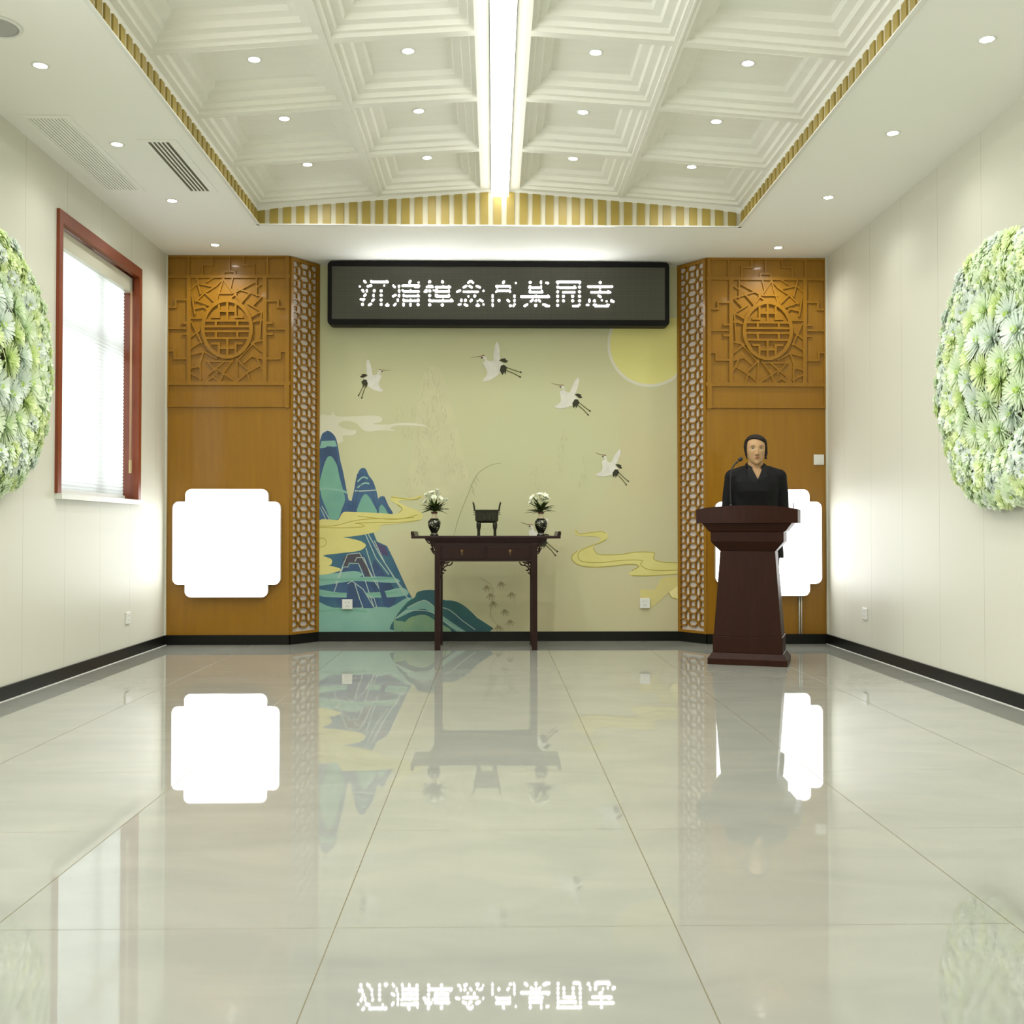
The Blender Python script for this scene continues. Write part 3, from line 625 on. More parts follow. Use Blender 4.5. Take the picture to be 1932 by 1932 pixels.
LED = {670: [(255,150,290,185,38),(455,175,910,175,38),(450,150,450,150,30),(885,150,885,150,30),(130,300,130,300,34),(355,295,440,278,42),(815,275,815,275,32),(205,400,230,440,38),(325,400,325,440,33),(535,420,535,420,50),(728,425,728,425,50),(255,565,290,530,36),(515,540,515,575,33),(728,550,728,550,50),(160,660,250,660,36),(225,690,225,690,30),(485,700,515,670,38),(728,680,728,680,50),(205,805,205,805,52),(390,820,440,790,40),(728,805,728,805,50),(870,830,930,830,36),(900,795,900,795,32),
 (1525,190,1545,150,42),(1780,190,1780,190,33),(1070,275,1110,320,33),(1230,280,1230,315,34),(1330,280,1790,280,37),(1680,315,1780,315,34),(1232,405,1232,445,34),(1330,410,1330,410,34),(1370,440,1780,440,37),(1555,405,1555,405,26),(1065,575,1130,540,36),(1230,540,1230,575,34),(1365,570,1780,570,37),(1360,540,1360,540,30),(1760,540,1760,540,34),(1197,665,1197,705,33),(1365,700,1780,700,37),(1360,668,1360,668,34),(1555,670,1555,670,30),(1770,668,1770,668,36),(1095,830,1130,790,35),(1355,790,1355,830,36),(1550,790,1550,830,36),(1765,810,1765,810,52)],
795: [(230,170,230,170,52),(592,172,592,172,52),(150,315,315,315,35),(205,285,285,285,36),(410,320,800,320,38),(610,290,610,290,28),(770,290,770,290,30),(90,450,140,450,35),(120,408,150,408,30),(232,425,232,425,52),(345,410,345,410,30),(410,445,770,445,38),(405,405,440,405,32),(770,410,770,410,32),(232,555,232,555,52),(410,575,775,575,37),(405,535,440,535,32),(770,535,770,535,32),(232,690,232,690,52),(250,705,870,705,38),(605,670,605,670,28),(840,665,840,665,32),(232,815,232,815,52),(587,820,587,820,52),
 (1310,200,1350,160,32),(1350,158,1410,158,32),(1410,160,1450,200,32),(1185,325,1260,285,36),(1350,290,1410,325,36),(1550,290,1640,325,36),(1000,450,1085,415,34),(1190,450,1580,450,38),(1740,425,1740,425,33),(1318,578,1318,578,34),(1495,568,1495,568,52),(1120,670,1120,710,34),(1235,690,1235,690,52),(1380,710,1410,680,38),(1575,710,1575,710,32),(1640,675,1710,712,36),(1050,810,1095,800,33),(1220,805,1280,835,40),(1580,800,1580,800,33),(1550,840,1610,840,35),(1740,805,1740,805,33)],
920: [(435,200,455,165,40),(790,205,790,205,34),(245,295,620,295,37),(270,330,270,330,32),(630,330,630,330,34),(270,420,620,420,37),(240,455,240,455,34),(630,455,630,455,34),(140,545,140,590,34),(755,555,755,595,35),(140,675,140,715,34),(320,695,320,695,52),(560,680,600,715,36),(755,680,755,715,34),(140,805,140,845,34),(630,840,650,840,40),(760,800,725,845,34),
 (1195,185,1195,185,52),(1497,165,1497,205,34),(1650,200,1695,205,36),(1175,335,1500,335,37),(1190,300,1190,300,42),(1500,300,1500,300,32),(1180,460,1530,460,37),(1190,425,1190,425,42),(1520,425,1520,425,36),(945,588,1720,588,38),(1345,560,1370,560,30),(1690,555,1690,555,30),(1210,720,1265,680,38),(1355,700,1355,700,48),(1435,680,1470,720,34),(1040,845,1110,805,38),(1350,830,1350,830,54),(1560,808,1640,818,36),(1620,840,1720,848,36)],
1040: [(165,175,810,175,38),(185,205,185,205,42),(800,205,800,205,40),(185,320,185,320,52),(240,335,680,335,37),(655,300,655,300,32),(795,320,795,320,50),(182,450,182,450,50),(335,463,650,463,37),(795,450,795,450,50),(182,575,182,575,50),(345,575,345,575,50),(602,575,602,575,52),(795,575,795,575,52),(182,703,182,703,50),(345,703,345,703,50),(602,703,602,703,52),(795,703,795,703,52),(180,830,180,830,50),(615,850,760,850,37),(790,815,790,815,40),
 (1375,188,1375,188,52),(1040,305,1710,305,38),(1370,335,1370,335,42),(1130,465,1650,465,38),(1370,430,1370,430,42),(1600,430,1600,430,34),(1330,560,1385,595,36),(1070,675,1070,725,36),(1213,705,1213,705,52),(1423,690,1423,690,33),(1553,718,1553,718,34),(1690,695,1745,725,38),(1690,725,1690,725,30),(1005,820,1040,820,37),(1240,850,1590,850,38),(1200,815,1260,815,34),(1570,815,1610,815,34)]}
for ox, bl_ in LED.items():
    for half in (0, 1):
        m = MB()
        for x0, y0, x1, y1, r in bl_:
            lim = {670: 1010, 795: 930, 920: 880, 1040: 930}[ox]
            if ((x0+x1)/2 > lim) != bool(half): continue
            a = atan2(y1-y0, x1-x0); poly = []
            for (cx, cy, a0) in ((x1, y1, a-pi/2), (x0, y0, a+pi/2)):
                for k in range(7): q = a0+pi*k/6; poly.append(((ox+(cx+.7*r*cos(q))/14.86), 520+(cy+.7*r*sin(q))/14.86))
            m.prism([(on(u, v, 1, ys).x, on(u, v, 1, ys).z) for u, v in poly], XZ, ys+.004, ys+.0075)
        OB('lit_character', m, LEDM, sg, loc=off, fix=False, label='white glowing Chinese character')

# ------------------------------------------------------------------ light boxes, sockets, switch, tube on the back wall
def box_lamp(px0, px1, py0, py1, nx, ny, label):
    yl = YB-.06
    a = on(px0, py1, 1, yl); c = on(px1, py0, 1, yl); x0, x1, z0, z1 = a.x, c.x, a.z, c.z
    w = (x1-x0)*nx; h = (z1-z0)*ny; r = .05
    def arc(cx, cz, a0, a1, rr, n=5): return [(cx+rr*cos(radians(a0+(a1-a0)*k/n)), cz+rr*sin(radians(a0+(a1-a0)*k/n))) for k in range(n+1)]
    P = []
    P += arc(x1-r, z1-h-r, 0, 90, r)+[(x1-w, z1-h)]+arc(x1-w-r, z1-r, 0, 90, r)
    P += arc(x0+w+r, z1-r, 90, 180, r)+[(x0+w, z1-h)]+arc(x0+r, z1-h-r, 90, 180, r)
    P += arc(x0+r, z0+h+r, 180, 270, r)+[(x0+w, z0+h)]+arc(x0+w+r, z0+r, 180, 270, r)
    P += arc(x1-w-r, z0+r, 270, 360, r)+[(x1-w, z0+h)]+arc(x1-r, z0+h+r, 270, 360, r)
    root = EMPTY('wall_light_box', ((x0+x1)/2, YB, z0), label=label, cat='wall light', group='glowing notched light boxes')
    of = (-(x0+x1)/2, -YB, -z0)
    OB('diffuser', MB().flat(P, XZ, yl), BOXL, root, loc=of, fix=False)
    OB('back_case', MB().prism(P, XZ, yl+.001, YB-.0135), WHITEP, root, loc=of, fix=False)
box_lamp(325, 529, 923, 1127, .115, .115, 'glowing white notched light box on the left carved panel')
box_lamp(1351, 1550, 923.5, 1124.5, .115, .115, 'glowing white notched light box partly hidden by the lectern')
t0 = on(1507.5, 1127, 1, YB-.012); t1 = on(1512.5, 1192, 1, YB-.012)
m = MB().tube([(t0.x+.002, YB-.012, BH+.002), (t0.x+.002, YB-.012, t0.z+.04)], .0055, 10).tube([(t1.x, YB-.012, BH+.002), (t1.x, YB-.012, t0.z+.04)], .0045, 10)
OB('cable_tube', m, CHROME, label='thin silver cable tube below the right light box', cat='cable tube')
def plate(name, c, sx, sz, axis, label, cat, holes=None, group=None):
    """flat plate on a wall; axis 'y-' faces -Y, 'x+' faces +X, 'x-' faces -X"""
    root = EMPTY(name, tuple(c), {'y-': 0, 'x+': pi/2, 'x-': -pi/2}[axis], label=label, cat=cat, group=group)
    OB('face_plate', MB().box((-sx/2, -.012, -sz/2), (sx/2, 0, sz/2)), WHITEP, root, bevel=.003)
    m = MB()
    if holes == 'socket':
        for x, z, w, h in ((-.012, .016, .003, .008), (.012, .016, .003, .008), (0, -.012, .003, .008), (-.011, -.02, .007, .0025), (.011, -.02, .007, .0025)): m.box((x-w, -.0125, z-h/2), (x+w, -.0115, z+h/2))
        OB('slot_pattern', m, mat('socket_slot', (150, 158, 150), .6), root)
    else:
        OB('rocker', m.box((-sx*.3, -.015, -sz*.36), (sx*.3, -.011, sz*.36)), WHITEP, root, bevel=.001)
c = on(655.5, 1140, 1, YM-.013); plate('power_socket', c+Vector((0, -.0, 0)), .088, .084, 'y-', 'white wall socket on the blue mountains of the mural', 'socket', 'socket')
c = on(1216.5, 1138, 1, YM-.013); plate('power_socket', c, .085, .084, 'y-', 'white wall socket on the mural right of the altar table', 'socket', 'socket')
c = on(1544.5, 867.5, 1, YB-.001); c.x = min(c.x, XR-.055); plate('light_switch', c, .086, .086, 'y-', 'white switch plate above the right light box', 'switch')
c = on(240, 1166, 0, XL); plate('power_socket', c, .086, .086, 'x+', 'white socket low on the left wall', 'socket', 'socket')
c = on(1633, 1158, 0, XR); plate('power_socket', c, .086, .086, 'x-', 'white socket low on the right wall', 'socket', 'socket')

# ------------------------------------------------------------------ ceiling lights
m = MB().box((CX-.065, OY0+.02, 3.425), (CX+.065, OY1-.016, 3.455))
sl = EMPTY('strip_light', (CX, 0, 3.44), label='long bright white strip light along the ceiling ridge', cat='ceiling light')
OB('diffuser', MB().box((-.062, OY0+.03, -.03), (.062, OY1-.03, 0)), STRIP, sl)
OB('housing', MB().box((-.066, OY0+.025, 0), (.066, OY1-.026, .06)), WHITEP, sl)
dl = EMPTY('downlight', (0, 0, 0))
ringp = [(.030, -.002), (.034, -.004), (.042, -.003), (.044, .0), (.044, .012), (.030, .012)]
OB('trim_ring', MB().lathe(ringp+[ringp[0]], 24), WHITEP, dl)
OB('lens', MB().lathe([(.001, -.0012), (.0305, -.0012), (.0305, .004), (.001, .004)], 24, smooth=False), LENS, dl)
first = [True]
def downlight(x, y, z, power, label, group, lit=True, tilt=0., size=150):
    o = dl if first[0] else copy_tree(dl); first[0] = False
    o.location = (x, y, z); o.rotation_euler = (0, tilt, 0)
    TAG(o, label, 'ceiling light', group)
    for ch in [x for x in bpy.data.objects if x.parent == o and x.type == 'LIGHT']: bpy.data.objects.remove(ch)
    ld = bpy.data.lights.new('downlight_lamp', 'SPOT'); ld.energy = power*10; ld.shadow_soft_size = .03; ld.spot_size = radians(size); ld.spot_blend = .9; ld.color = (1, .985, .95)
    lo = bpy.data.objects.new('downlight_lamp', ld); COL.objects.link(lo); lo.parent = o; lo.location = (0, 0, -.035)
zo = lambda x: zr(x)+.12
rowname = ['in the row nearest the back wall', 'in the second row from the back wall', 'in the third row from the back wall']
cname = {-1.31: 'outer left', -.47: 'inner left', .56: 'inner right', 1.40: 'outer right'}
for r_ in range(NR):
    y = OY1-ROW*(r_+.5)
    for x in (-1.31, -.47, .56, 1.40):
        if r_ < 3: lb = 'small downlight, %s coffer column, %s' % (cname[x], rowname[r_])
        else: lb = 'small round downlight in the coffered ceiling above or behind the camera'
        tl = 0.0
        downlight(x, y, zo(x)-.001, P_COFFER*(1 if r_ < 5 else .5), lb, 'downlights in the coffered ceiling' if r_ < 3 else 'downlights in the coffers outside the photo', tilt=(-.06 if x < CX else .06))
so = [(-2.21, [8.30, 7.19, 6.14, 5.10, 4.05, 2.9, 1.8, .7, -.5], 'left'), (2.275, [8.30, 7.04, 5.89, 4.75, 3.6, 2.5, 1.4, .3, -.8], 'right')]
nm = ['first from the back wall', 'second from the back wall', 'third from the back wall', 'fourth from the back wall']
for x, ysl, sd in so:
    for i, y in enumerate(ysl):
        lb = 'round downlight in the flat %s ceiling margin, %s' % (sd, nm[i]) if i < 4 else 'round downlight in the flat %s ceiling margin above the camera' % sd
        downlight(x, y, HC, P_BACK if i == 0 else P_SOFFIT*(1 if i < 4 else .5), lb, 'downlights in the flat ceiling margin' if i < 4 else 'downlights in the %s margin outside the photo' % sd)
# air grilles and round speaker in the left margin
gr = EMPTY('air_grille', (-1.955, 6.53, HC), label='narrow ceiling air grille with dark slots near the slatted edge', cat='air grille')
m = MB(); gx0, gx1, gy0, gy1 = -.075, .075, -.44, .44
m.box((-.11, -.475, -.006), (-.062, .475, 0)); m.box((.062, -.475, -.006), (.11, .475, 0)); m.box((-.062, -.475, -.006), (.062, -.44, 0)); m.box((-.062, .44, -.006), (.062, .475, 0))
OB('frame', m, PLASTER, gr)
OB('slot_recess', MB().box((-.062, -.44, -.0015), (.062, .44, -.0005)), GRILLE, gr)
for i in range(4):
    x = -.0372+.0248*i; OB('blade', MB().box((x-.0045, -.44, -.006), (x+.0045, .44, -.002)), PLASTER, gr)
gr = EMPTY('return_grille', (-2.46, 6.35, HC), label='wide pale return air grille beside the left wall, finely slotted', cat='air grille')
m = MB(); m.box((-.14, -.64, -.005), (-.105, .64, 0)); m.box((.105, -.64, -.005), (.14, .64, 0)); m.box((-.105, -.64, -.005), (.105, -.6, 0)); m.box((-.105, .6, -.005), (.105, .64, 0)); OB('frame', m, PLASTER, gr)
OB('slot_recess', MB().box((-.105, -.6, -.0012), (.105, .6, -.0004)), mat('return_dark', (150, 150, 132), .6), gr)
m = MB()
for i in range(11): x = -.0955+.0191*i; m.box((x-.0068, -.6, -.005), (x+.0068, .6, -.0015))
OB('blades', m, PLASTER, gr)
sp = EMPTY('ceiling_speaker', (-2.235, 4.70, HC), label='round grey ceiling speaker grille at the upper left corner', cat='speaker')
OB('grille', MB().lathe([(.001, -.012), (.07, -.011), (.094, -.006), (.096, 0), (.001, 0)], 32), mat('speaker_mesh', (168, 168, 166), .6), sp)
OB('rim', MB().lathe([(.095, -.009), (.108, -.007), (.112, 0), (.095, 0), (.095, -.009)], 32), WHITEP, sp)

# ------------------------------------------------------------------ altar table
TX, TY, TZ = -.060, 8.39, .893
tb = EMPTY('altar_table', (TX, TY, 0), label='dark rosewood altar table with upturned ends in front of the mural', cat='table')
m = MB(); hw = .583
m.box((-hw, -.225, TZ-.02), (hw, .225, TZ)); OB('tabletop', m, DARKW, tb, bevel=.004)
for sx in (-1, 1):
    m = MB(); m.prism([(sx*hw, TZ), (sx*(hw+.004), TZ+.02), (sx*hw, TZ+.037), (sx*(hw-.02), TZ+.034), (sx*(hw-.028), TZ)], XZ, -.225, .225)
    OB('upturned_end', m, DARKW, tb)
m = MB()
m.frust([(-.405, .405, -.205, .205, TZ-.052), (-.43, .43, -.212, .212, TZ-.04), (-.47, .47, -.222, .222, TZ-.02)])
m.box((-.40, -.20, .695), (.40, -.18, TZ-.05)); m.box((-.40, .18, .695), (.40, .20, TZ-.05)); m.box((-.40, -.19, .695), (-.38, .19, TZ-.05)); m.box((.38, -.19, .695), (.40, .19, TZ-.05))
m.box((-.36, -.207, .694), (.36, -.18, .706)); m.box((-.40, -.206, .815), (.40, -.19, .822))
OB('apron', m, DARKW, tb, bevel=.0015)
for sx in (-1, 1):
    for sy in (-1, 1):
        a, c = sorted((sx*.357, sx*.401)); y0, y1 = (-.205, -.16) if sy < 0 else (.16, .205)
        m = MB().frust([(a, c, y0, y1, 0), (a, c, y0, y1, .84)])
        m.box((a+.012, y0-.002 if sy < 0 else y1, .02), (a+.016, y0 if sy < 0 else y1+.002, .69)); m.box((c-.016, y0-.002 if sy < 0 else y1, .02), (c-.012, y0 if sy < 0 else y1+.002, .69))
        OB('leg', m, DARKW, tb, bevel=.002)
BRASS = mat('aged_brass', (150, 120, 84), .3, metal=.8)
for sx in (-1, 1):
    a, c = sorted((sx*.008, sx*.345))
    dr = OB('drawer', MB().box((a, -.2085, .712), (c, -.2, .812)), DARKW, tb, bevel=.002)
    m = MB().lathe([(.001, 0), (.012, .001), (.013, .003), (.006, .005), (.004, .010), (.001, .011)], 16, M=Matrix.Translation((sx*.188, -.2085, .775)) @ Matrix.Rotation(pi/2, 4, 'X'))
    m.tube([(sx*.188, -.215, .773), (sx*.188+.005, -.217, .765), (sx*.188+.005, -.217, .748), (sx*.188, -.217, .743), (sx*.188-.005, -.217, .748), (sx*.188-.005, -.217, .765)], .0016, 6, closed=True)
    OB('drop_pull', m, BRASS, dr)
def scrolls(curves, sx, y, r=.0055):
    m = MB()
    for cpts in curves:
        m.tube([(sx*x, y, z) for x, z in crom(cpts, 5)], r, 6)
    return m
outer_c = [[(.475, .872), (.462, .853), (.445, .835), (.432, .838), (.428, .822), (.418, .8), (.427, .79), (.436, .796)], [(.418, .81), (.424, .782), (.412, .76), (.402, .752)], [(.402, .80), (.414, .785), (.402, .765)], [(.45, .868), (.436, .85), (.422, .84), (.405, .842)], [(.405, .83), (.418, .824), (.408, .806)]]
inner_c = [[(.262, .69), (.270, .672), (.29, .662), (.306, .672), (.300, .686), (.286, .684)], [(.30, .662), (.318, .656), (.332, .64), (.326, .622), (.312, .626)], [(.345, .69), (.332, .672), (.338, .655), (.352, .65)], [(.335, .64), (.346, .618), (.340, .6), (.327, .606)], [(.342, .60), (.352, .578), (.357, .56)], [(.31, .688), (.322, .676), (.33, .688)]]
for sx in (-1, 1):
    m = scrolls(outer_c, sx, -.19); m.prism([(sx*.40, .872), (sx*.475, .872), (sx*.45, .852), (sx*.43, .838), (sx*.418, .815), (sx*.40, .80)], XZ, -.195, -.185)
    OB('outer_spandrel', m, DARKW, tb, fix=False)
    m = scrolls(inner_c, sx, -.185); m.prism([(sx*.357, .695), (sx*.30, .695), (sx*.33, .686), (sx*.357, .665)], XZ, -.19, -.18)
    OB('inner_spandrel', m, DARKW, tb, fix=False)

# ------------------------------------------------------------------ vases with lilies
VASE = mat('black_floral_vase', (20, 20, 14), .18); nt = VASE.node_tree; b = nt.nodes['Principled BSDF']
tc = nt.nodes.new('ShaderNodeTexCoord'); v1 = nt.nodes.new('ShaderNodeTexVoronoi'); v1.inputs['Scale'].default_value = 34; nt.links.new(tc.outputs['Object'], v1.inputs[0])
w1 = nt.nodes.new('ShaderNodeTexVoronoi'); w1.inputs['Scale'].default_value = 120; nt.links.new(tc.outputs['Object'], w1.inputs[0])
k1 = mth(nt, 'LESS_THAN', v1.outputs['Distance'], .46); k2 = mth(nt, 'LESS_THAN', w1.outputs['Distance'], .5)
sp_ = nt.nodes.new('ShaderNodeSeparateXYZ'); nt.links.new(tc.outputs['Object'], sp_.inputs[0])
band = mth(nt, 'MULTIPLY', mth(nt, 'GREATER_THAN', sp_.outputs[2], .035), mth(nt, 'LESS_THAN', sp_.outputs[2], .125))
nt.links.new(mixc(nt, mth(nt, 'MULTIPLY', mth(nt, 'MULTIPLY', k1, k2), band), lin((20, 22, 12))+(1,), lin((176, 178, 150))+(1,)), b.inputs['Base Color'])
PALEC = mat('vase_cream', (200, 190, 160), .25); LEAF = mat('lily_leaf', (50, 66, 22), .45, var=.3, vscale=30); LILY = mat('lily_petal', (226, 230, 208), .5); STEM = mat('lily_stem', (110, 130, 70), .5)
BRNR = mat('vase_rim_brown', (74, 36, 14), .3)
def leaf(m, base, d, L, w, droop, mi=0, n=5):
    d = Vector(d).normalized(); side = d.cross(Vector((0, 0, 1)));
    side = side.normalized() if side.length > .05 else Vector((1, 0, 0)); vs = []
    for i in range(n+1):
        t = i/n; p = Vector(base)+d*L*t+Vector((0, 0, -droop*t*t)); ww = w*sin(pi*min(1, .12+t*.88))**.8*(1-t*.2)/2
        vs += [p-side*ww, p+Vector((0, 0, -ww*.4)), p+side*ww]
    m.add(vs, [(3*i+k, 3*i+k+1, 3*i+k+4, 3*i+k+3) for i in range(n) for k in (0, 1)], mi, True)
def vase(x, y, seed, label, flabel):
    v = EMPTY('vase', (x, y, TZ), label=label, cat='vase', group='pair of black flowered vases')
    body = [(.001, 0), (.034, 0), (.034, .006), (.028, .014), (.025, .022), (.026, .03), (.038, .05), (.049, .078), (.0525, .098), (.048, .118), (.034, .134), (.023, .143)]
    OB('body', MB().lathe(body, 32), VASE, v)
    OB('neck', MB().lathe([(.023, .143), (.0195, .152), (.0185, .165), (.0215, .176)], 28), PALEC, v)
    OB('rim', MB().lathe([(.0215, .176), (.026, .182), (.027, .19), (.0235, .19), (.020, .18)], 28), BRNR, v)
    m = MB()
    for z, r in ((.017, .0285), (.136, .0345), (.142, .0265)): m.lathe([(r, z), (r+.0012, z+.0015), (r, z+.003)], 28)
    OB('cream_bands', m, PALEC, v)
    rr = random.Random(seed); bq = EMPTY('lily_bouquet', (x, y, TZ+.186), label=flabel, cat='flowers', group='lily bouquets in the vases')
    m = MB()
    for i in range(40):
        a = 2*pi*i/40+rr.uniform(-.1, .1); e = rr.uniform(-.05, .95); L = rr.uniform(.085, .15)
        leaf(m, (0, 0, .005+rr.uniform(0, .03)), (cos(a), sin(a)*.8, e), L, rr.uniform(.02, .034), rr.uniform(.0, .04))
    OB('leaves', m, LEAF, bq, fix=False)
    heads = [(-.055, -.02, .135), (-.02, .0, .165), (.02, -.01, .17), (.0, -.04, .12), (.05, -.02, .115), (.085, .0, .10), (-.075, .01, .09), (.03, .03, .14), (-.03, .03, .12)]
    if seed == 2: heads = [(-.07, -.01, .125), (-.085, .0, .085), (-.01, .0, .15), (.03, -.02, .14), (.05, .01, .12), (-.035, -.03, .10), (.015, .02, .11)]
    for hx, hy, hz in heads:
        ax = Vector((hx*.9, hy-.03, hz*.55)).normalized(); q = ax.to_track_quat('Z', 'Y').to_matrix().to_4x4(); Mx = Matrix.Translation((hx, hy, hz)) @ q
        m = MB(); L = rr.uniform(.034, .044); op = rr.choice((.25, .4, .75, 1.0))
        for k in range(6):
            a = 2*pi*k/6; vs = []
            for i in range(5):
                t = i/4; r = .004+L*op*t**1.4*.75; z = L*(1.15-op*.3)*t-(.012*t**3 if op > .5 else 0)-L*.5; w = .0125*sin(pi*min(1, .1+.88*t))+.001
                for sgn in (-1, 0, 1): vs.append(Mx @ Vector((cos(a)*r-sin(a)*w*sgn, sin(a)*r+cos(a)*w*sgn, z+(.003 if sgn else 0))))
            m.add(vs, [(3*i+j, 3*i+j+1, 3*i+j+4, 3*i+j+3) for i in range(4) for j in (0, 1)], 0, True)
        fl = OB('lily', m, LILY, bq, fix=False)
        m = MB().tube([(hx*.1, hy*.1, -.01), (hx*.5, hy*.5, hz*.35), tuple(Mx @ Vector((0, 0, -L*.5)))], .0018, 5)
        OB('stem', m, STEM, bq, fix=False)
vx = on(819.5, 1000, 1, TY).x; vase(vx, TY-.01, 1, 'black vase with pale flower pattern, left of the bronze censer', 'white lilies with dark leaves in the left vase')
vx = on(1020.5, 1000, 1, TY).x; vase(vx, TY-.01, 2, 'black vase with pale flower pattern, right of the bronze censer', 'white lilies with spiky dark leaves in the right vase')

# ------------------------------------------------------------------ bronze ding censer
BRZ = mat('dark_bronze', (44, 44, 28), .42, metal=.45, var=.3, vscale=60)
cx_ = on(918.5, 1000, 1, TY).x
cn = EMPTY('bronze_censer', (cx_, TY, TZ), label='dark bronze four-legged censer with two upright handles on the altar table', cat='censer')
m = MB(); m.frust([(-.072, .072, -.05, .05, .103), (-.088, .088, -.06, .06, .118), (-.094, .094, -.066, .066, .196)], cap=True)
m.box((-.104, -.074, .196), (.104, .074, .208))
for z in (.168, .176): m.box((-.095, -.068, z), (.095, .068, z+.003))
for sx in (-1, 1):
    for z in (.166, .182): m.box((min(sx*.09, sx*.108), -.006, z), (max(sx*.09, sx*.108), .006, z+.006))
    for sy in (-1, 1): m.box((sx*.086-.006, sy*.062-.006, .12), (sx*.086+.006, sy*.062+.006, .194))
m.box((-.03, -.069, .125), (.03, -.060, .164)); m.box((-.06, -.066, .13), (-.045, -.060, .16)); m.box((.045, -.066, .13), (.06, -.060, .16)); m.box((-.004, -.073, .122), (.004, -.06, .196))
OB('bowl', m, BRZ, cn, bevel=.0015)
for sx in (-1, 1):
    for sy in (-1, 1):
        m = MB(); prof = [(.011, 0), (.0115, .004), (.011, .04), (.0125, .052), (.0165, .062), (.0185, .085), (.0175, .096), (.016, .108)]
        m.lathe(prof, 14, c=(sx*.065, sy*.042, 0)); OB('leg', m, BRZ, cn)
    m = MB(); h = [(sx*.098, -.03, .206), (sx*.102, -.03, .235), (sx*.107, -.028, .256), (sx*.109, -.018, .264), (sx*.109, .018, .264), (sx*.107, .028, .256), (sx*.102, .03, .235), (sx*.098, .03, .206)]
    m.tube(crom(h, 3), .0068, 8); OB('handle', m, BRZ, cn)

# ------------------------------------------------------------------ lectern
LX, LY, LR = 1.815, 7.41, radians(-19.4)
lec = EMPTY('lectern', (LX, LY, 0), LR, label='dark brown wooden lectern with wide bowed top in front of the woman', cat='lectern')
def fr(name, rects, bev=.003): return OB(name, MB().frust([(-a, a, -b_, b_, z) for a, b_, z in rects]), LECW, lec, bevel=bev)
fr('base', [(.271, .192, 0), (.271, .192, .042), (.262, .184, .052), (.243, .168, .082)])
fr('plinth', [(.238, .163, .082), (.238, .163, .196)])
fr('column', [(.232, .158, .196), (.188, .128, .79)])
fr('collar', [(.189, .129, .79), (.247, .168, .855), (.249, .170, .858), (.249, .170, .925), (.262, .18, .93), (.306, .2, .986)])
m = MB(); n = 12; top = []
pf = [(-.345, -.15)]+[(-.345+.69*i/n, -.20-.035*sin(pi*i/n)) for i in range(n+1)]+[(.345, -.15), (.345, .19), (-.345, .19)]
h = lambda x, y: 1.082+.026*max(0, 1-(abs(x)/.345)**2.6)
N = len(pf); vs = [(x, y, .986) for x, y in pf]+[(x, y, h(x, y)) for x, y in pf]
m.add(vs, [(i, (i+1) % N, N+(i+1) % N, N+i) for i in range(N)]+[tuple(range(N-1, -1, -1))]+[tuple(N+i for i in t) for t in tessellate_polygon([[Vector((x, y, 0)) for x, y in pf]])])
OB('top', m, LECW, lec, fix=False)
# gooseneck microphone and small stick on the lectern top
LI = (Matrix.Translation((LX, LY, 0)) @ Matrix.Rotation(LR, 4, 'Z')).inverted()
MBK = mat('microphone_black', (22, 22, 24), .4)
ym = 7.55; g0 = on(1379, 950, 1, ym); g0.z = 1.1
mic = EMPTY('gooseneck_microphone', (g0.x, ym, 1.098), label='black gooseneck microphone standing on the lectern', cat='microphone')
def rel(px, py, dy=0): p = on(px, py, 1, ym+dy); return (p.x-g0.x, p.y-ym, p.z-1.098)
OB('stand_base', MB().lathe([(.001, 0), (.026, 0), (.026, .008), (.009, .014), (.008, .03), (.001, .03)], 20), MBK, mic)
OB('gooseneck', MB().tube(crom([(0, 0, .025), rel(1378, 925), rel(1378.5, 900), rel(1381, 884), rel(1388, 874), rel(1392, 871)], 5), [.0042]*11+[.0042]*5+[.006]*5+[.008]*5, 10), MBK, mic)
a = Vector(rel(1389, 872)); c = Vector(rel(1397, 866.5)); q = (c-a).to_track_quat('Z', 'Y').to_matrix().to_4x4()
OB('windscreen', MB().sphere((0, 0, 0), .015, 14, 10, sc=(1, 1, 1.35), M=Matrix.Translation(c) @ q), MBK, mic)
pp = on(1497.5, 957, 1, 7.40)
OB('clip_stick', MB().tube([(0, 0, 0), (0, 0, .045), (0, 0, .05)], [.0032, .003, .002], 8), MBK, loc=(pp.x, 7.40, 1.083), label='thin short black stick on the right end of the lectern top', cat='stick')

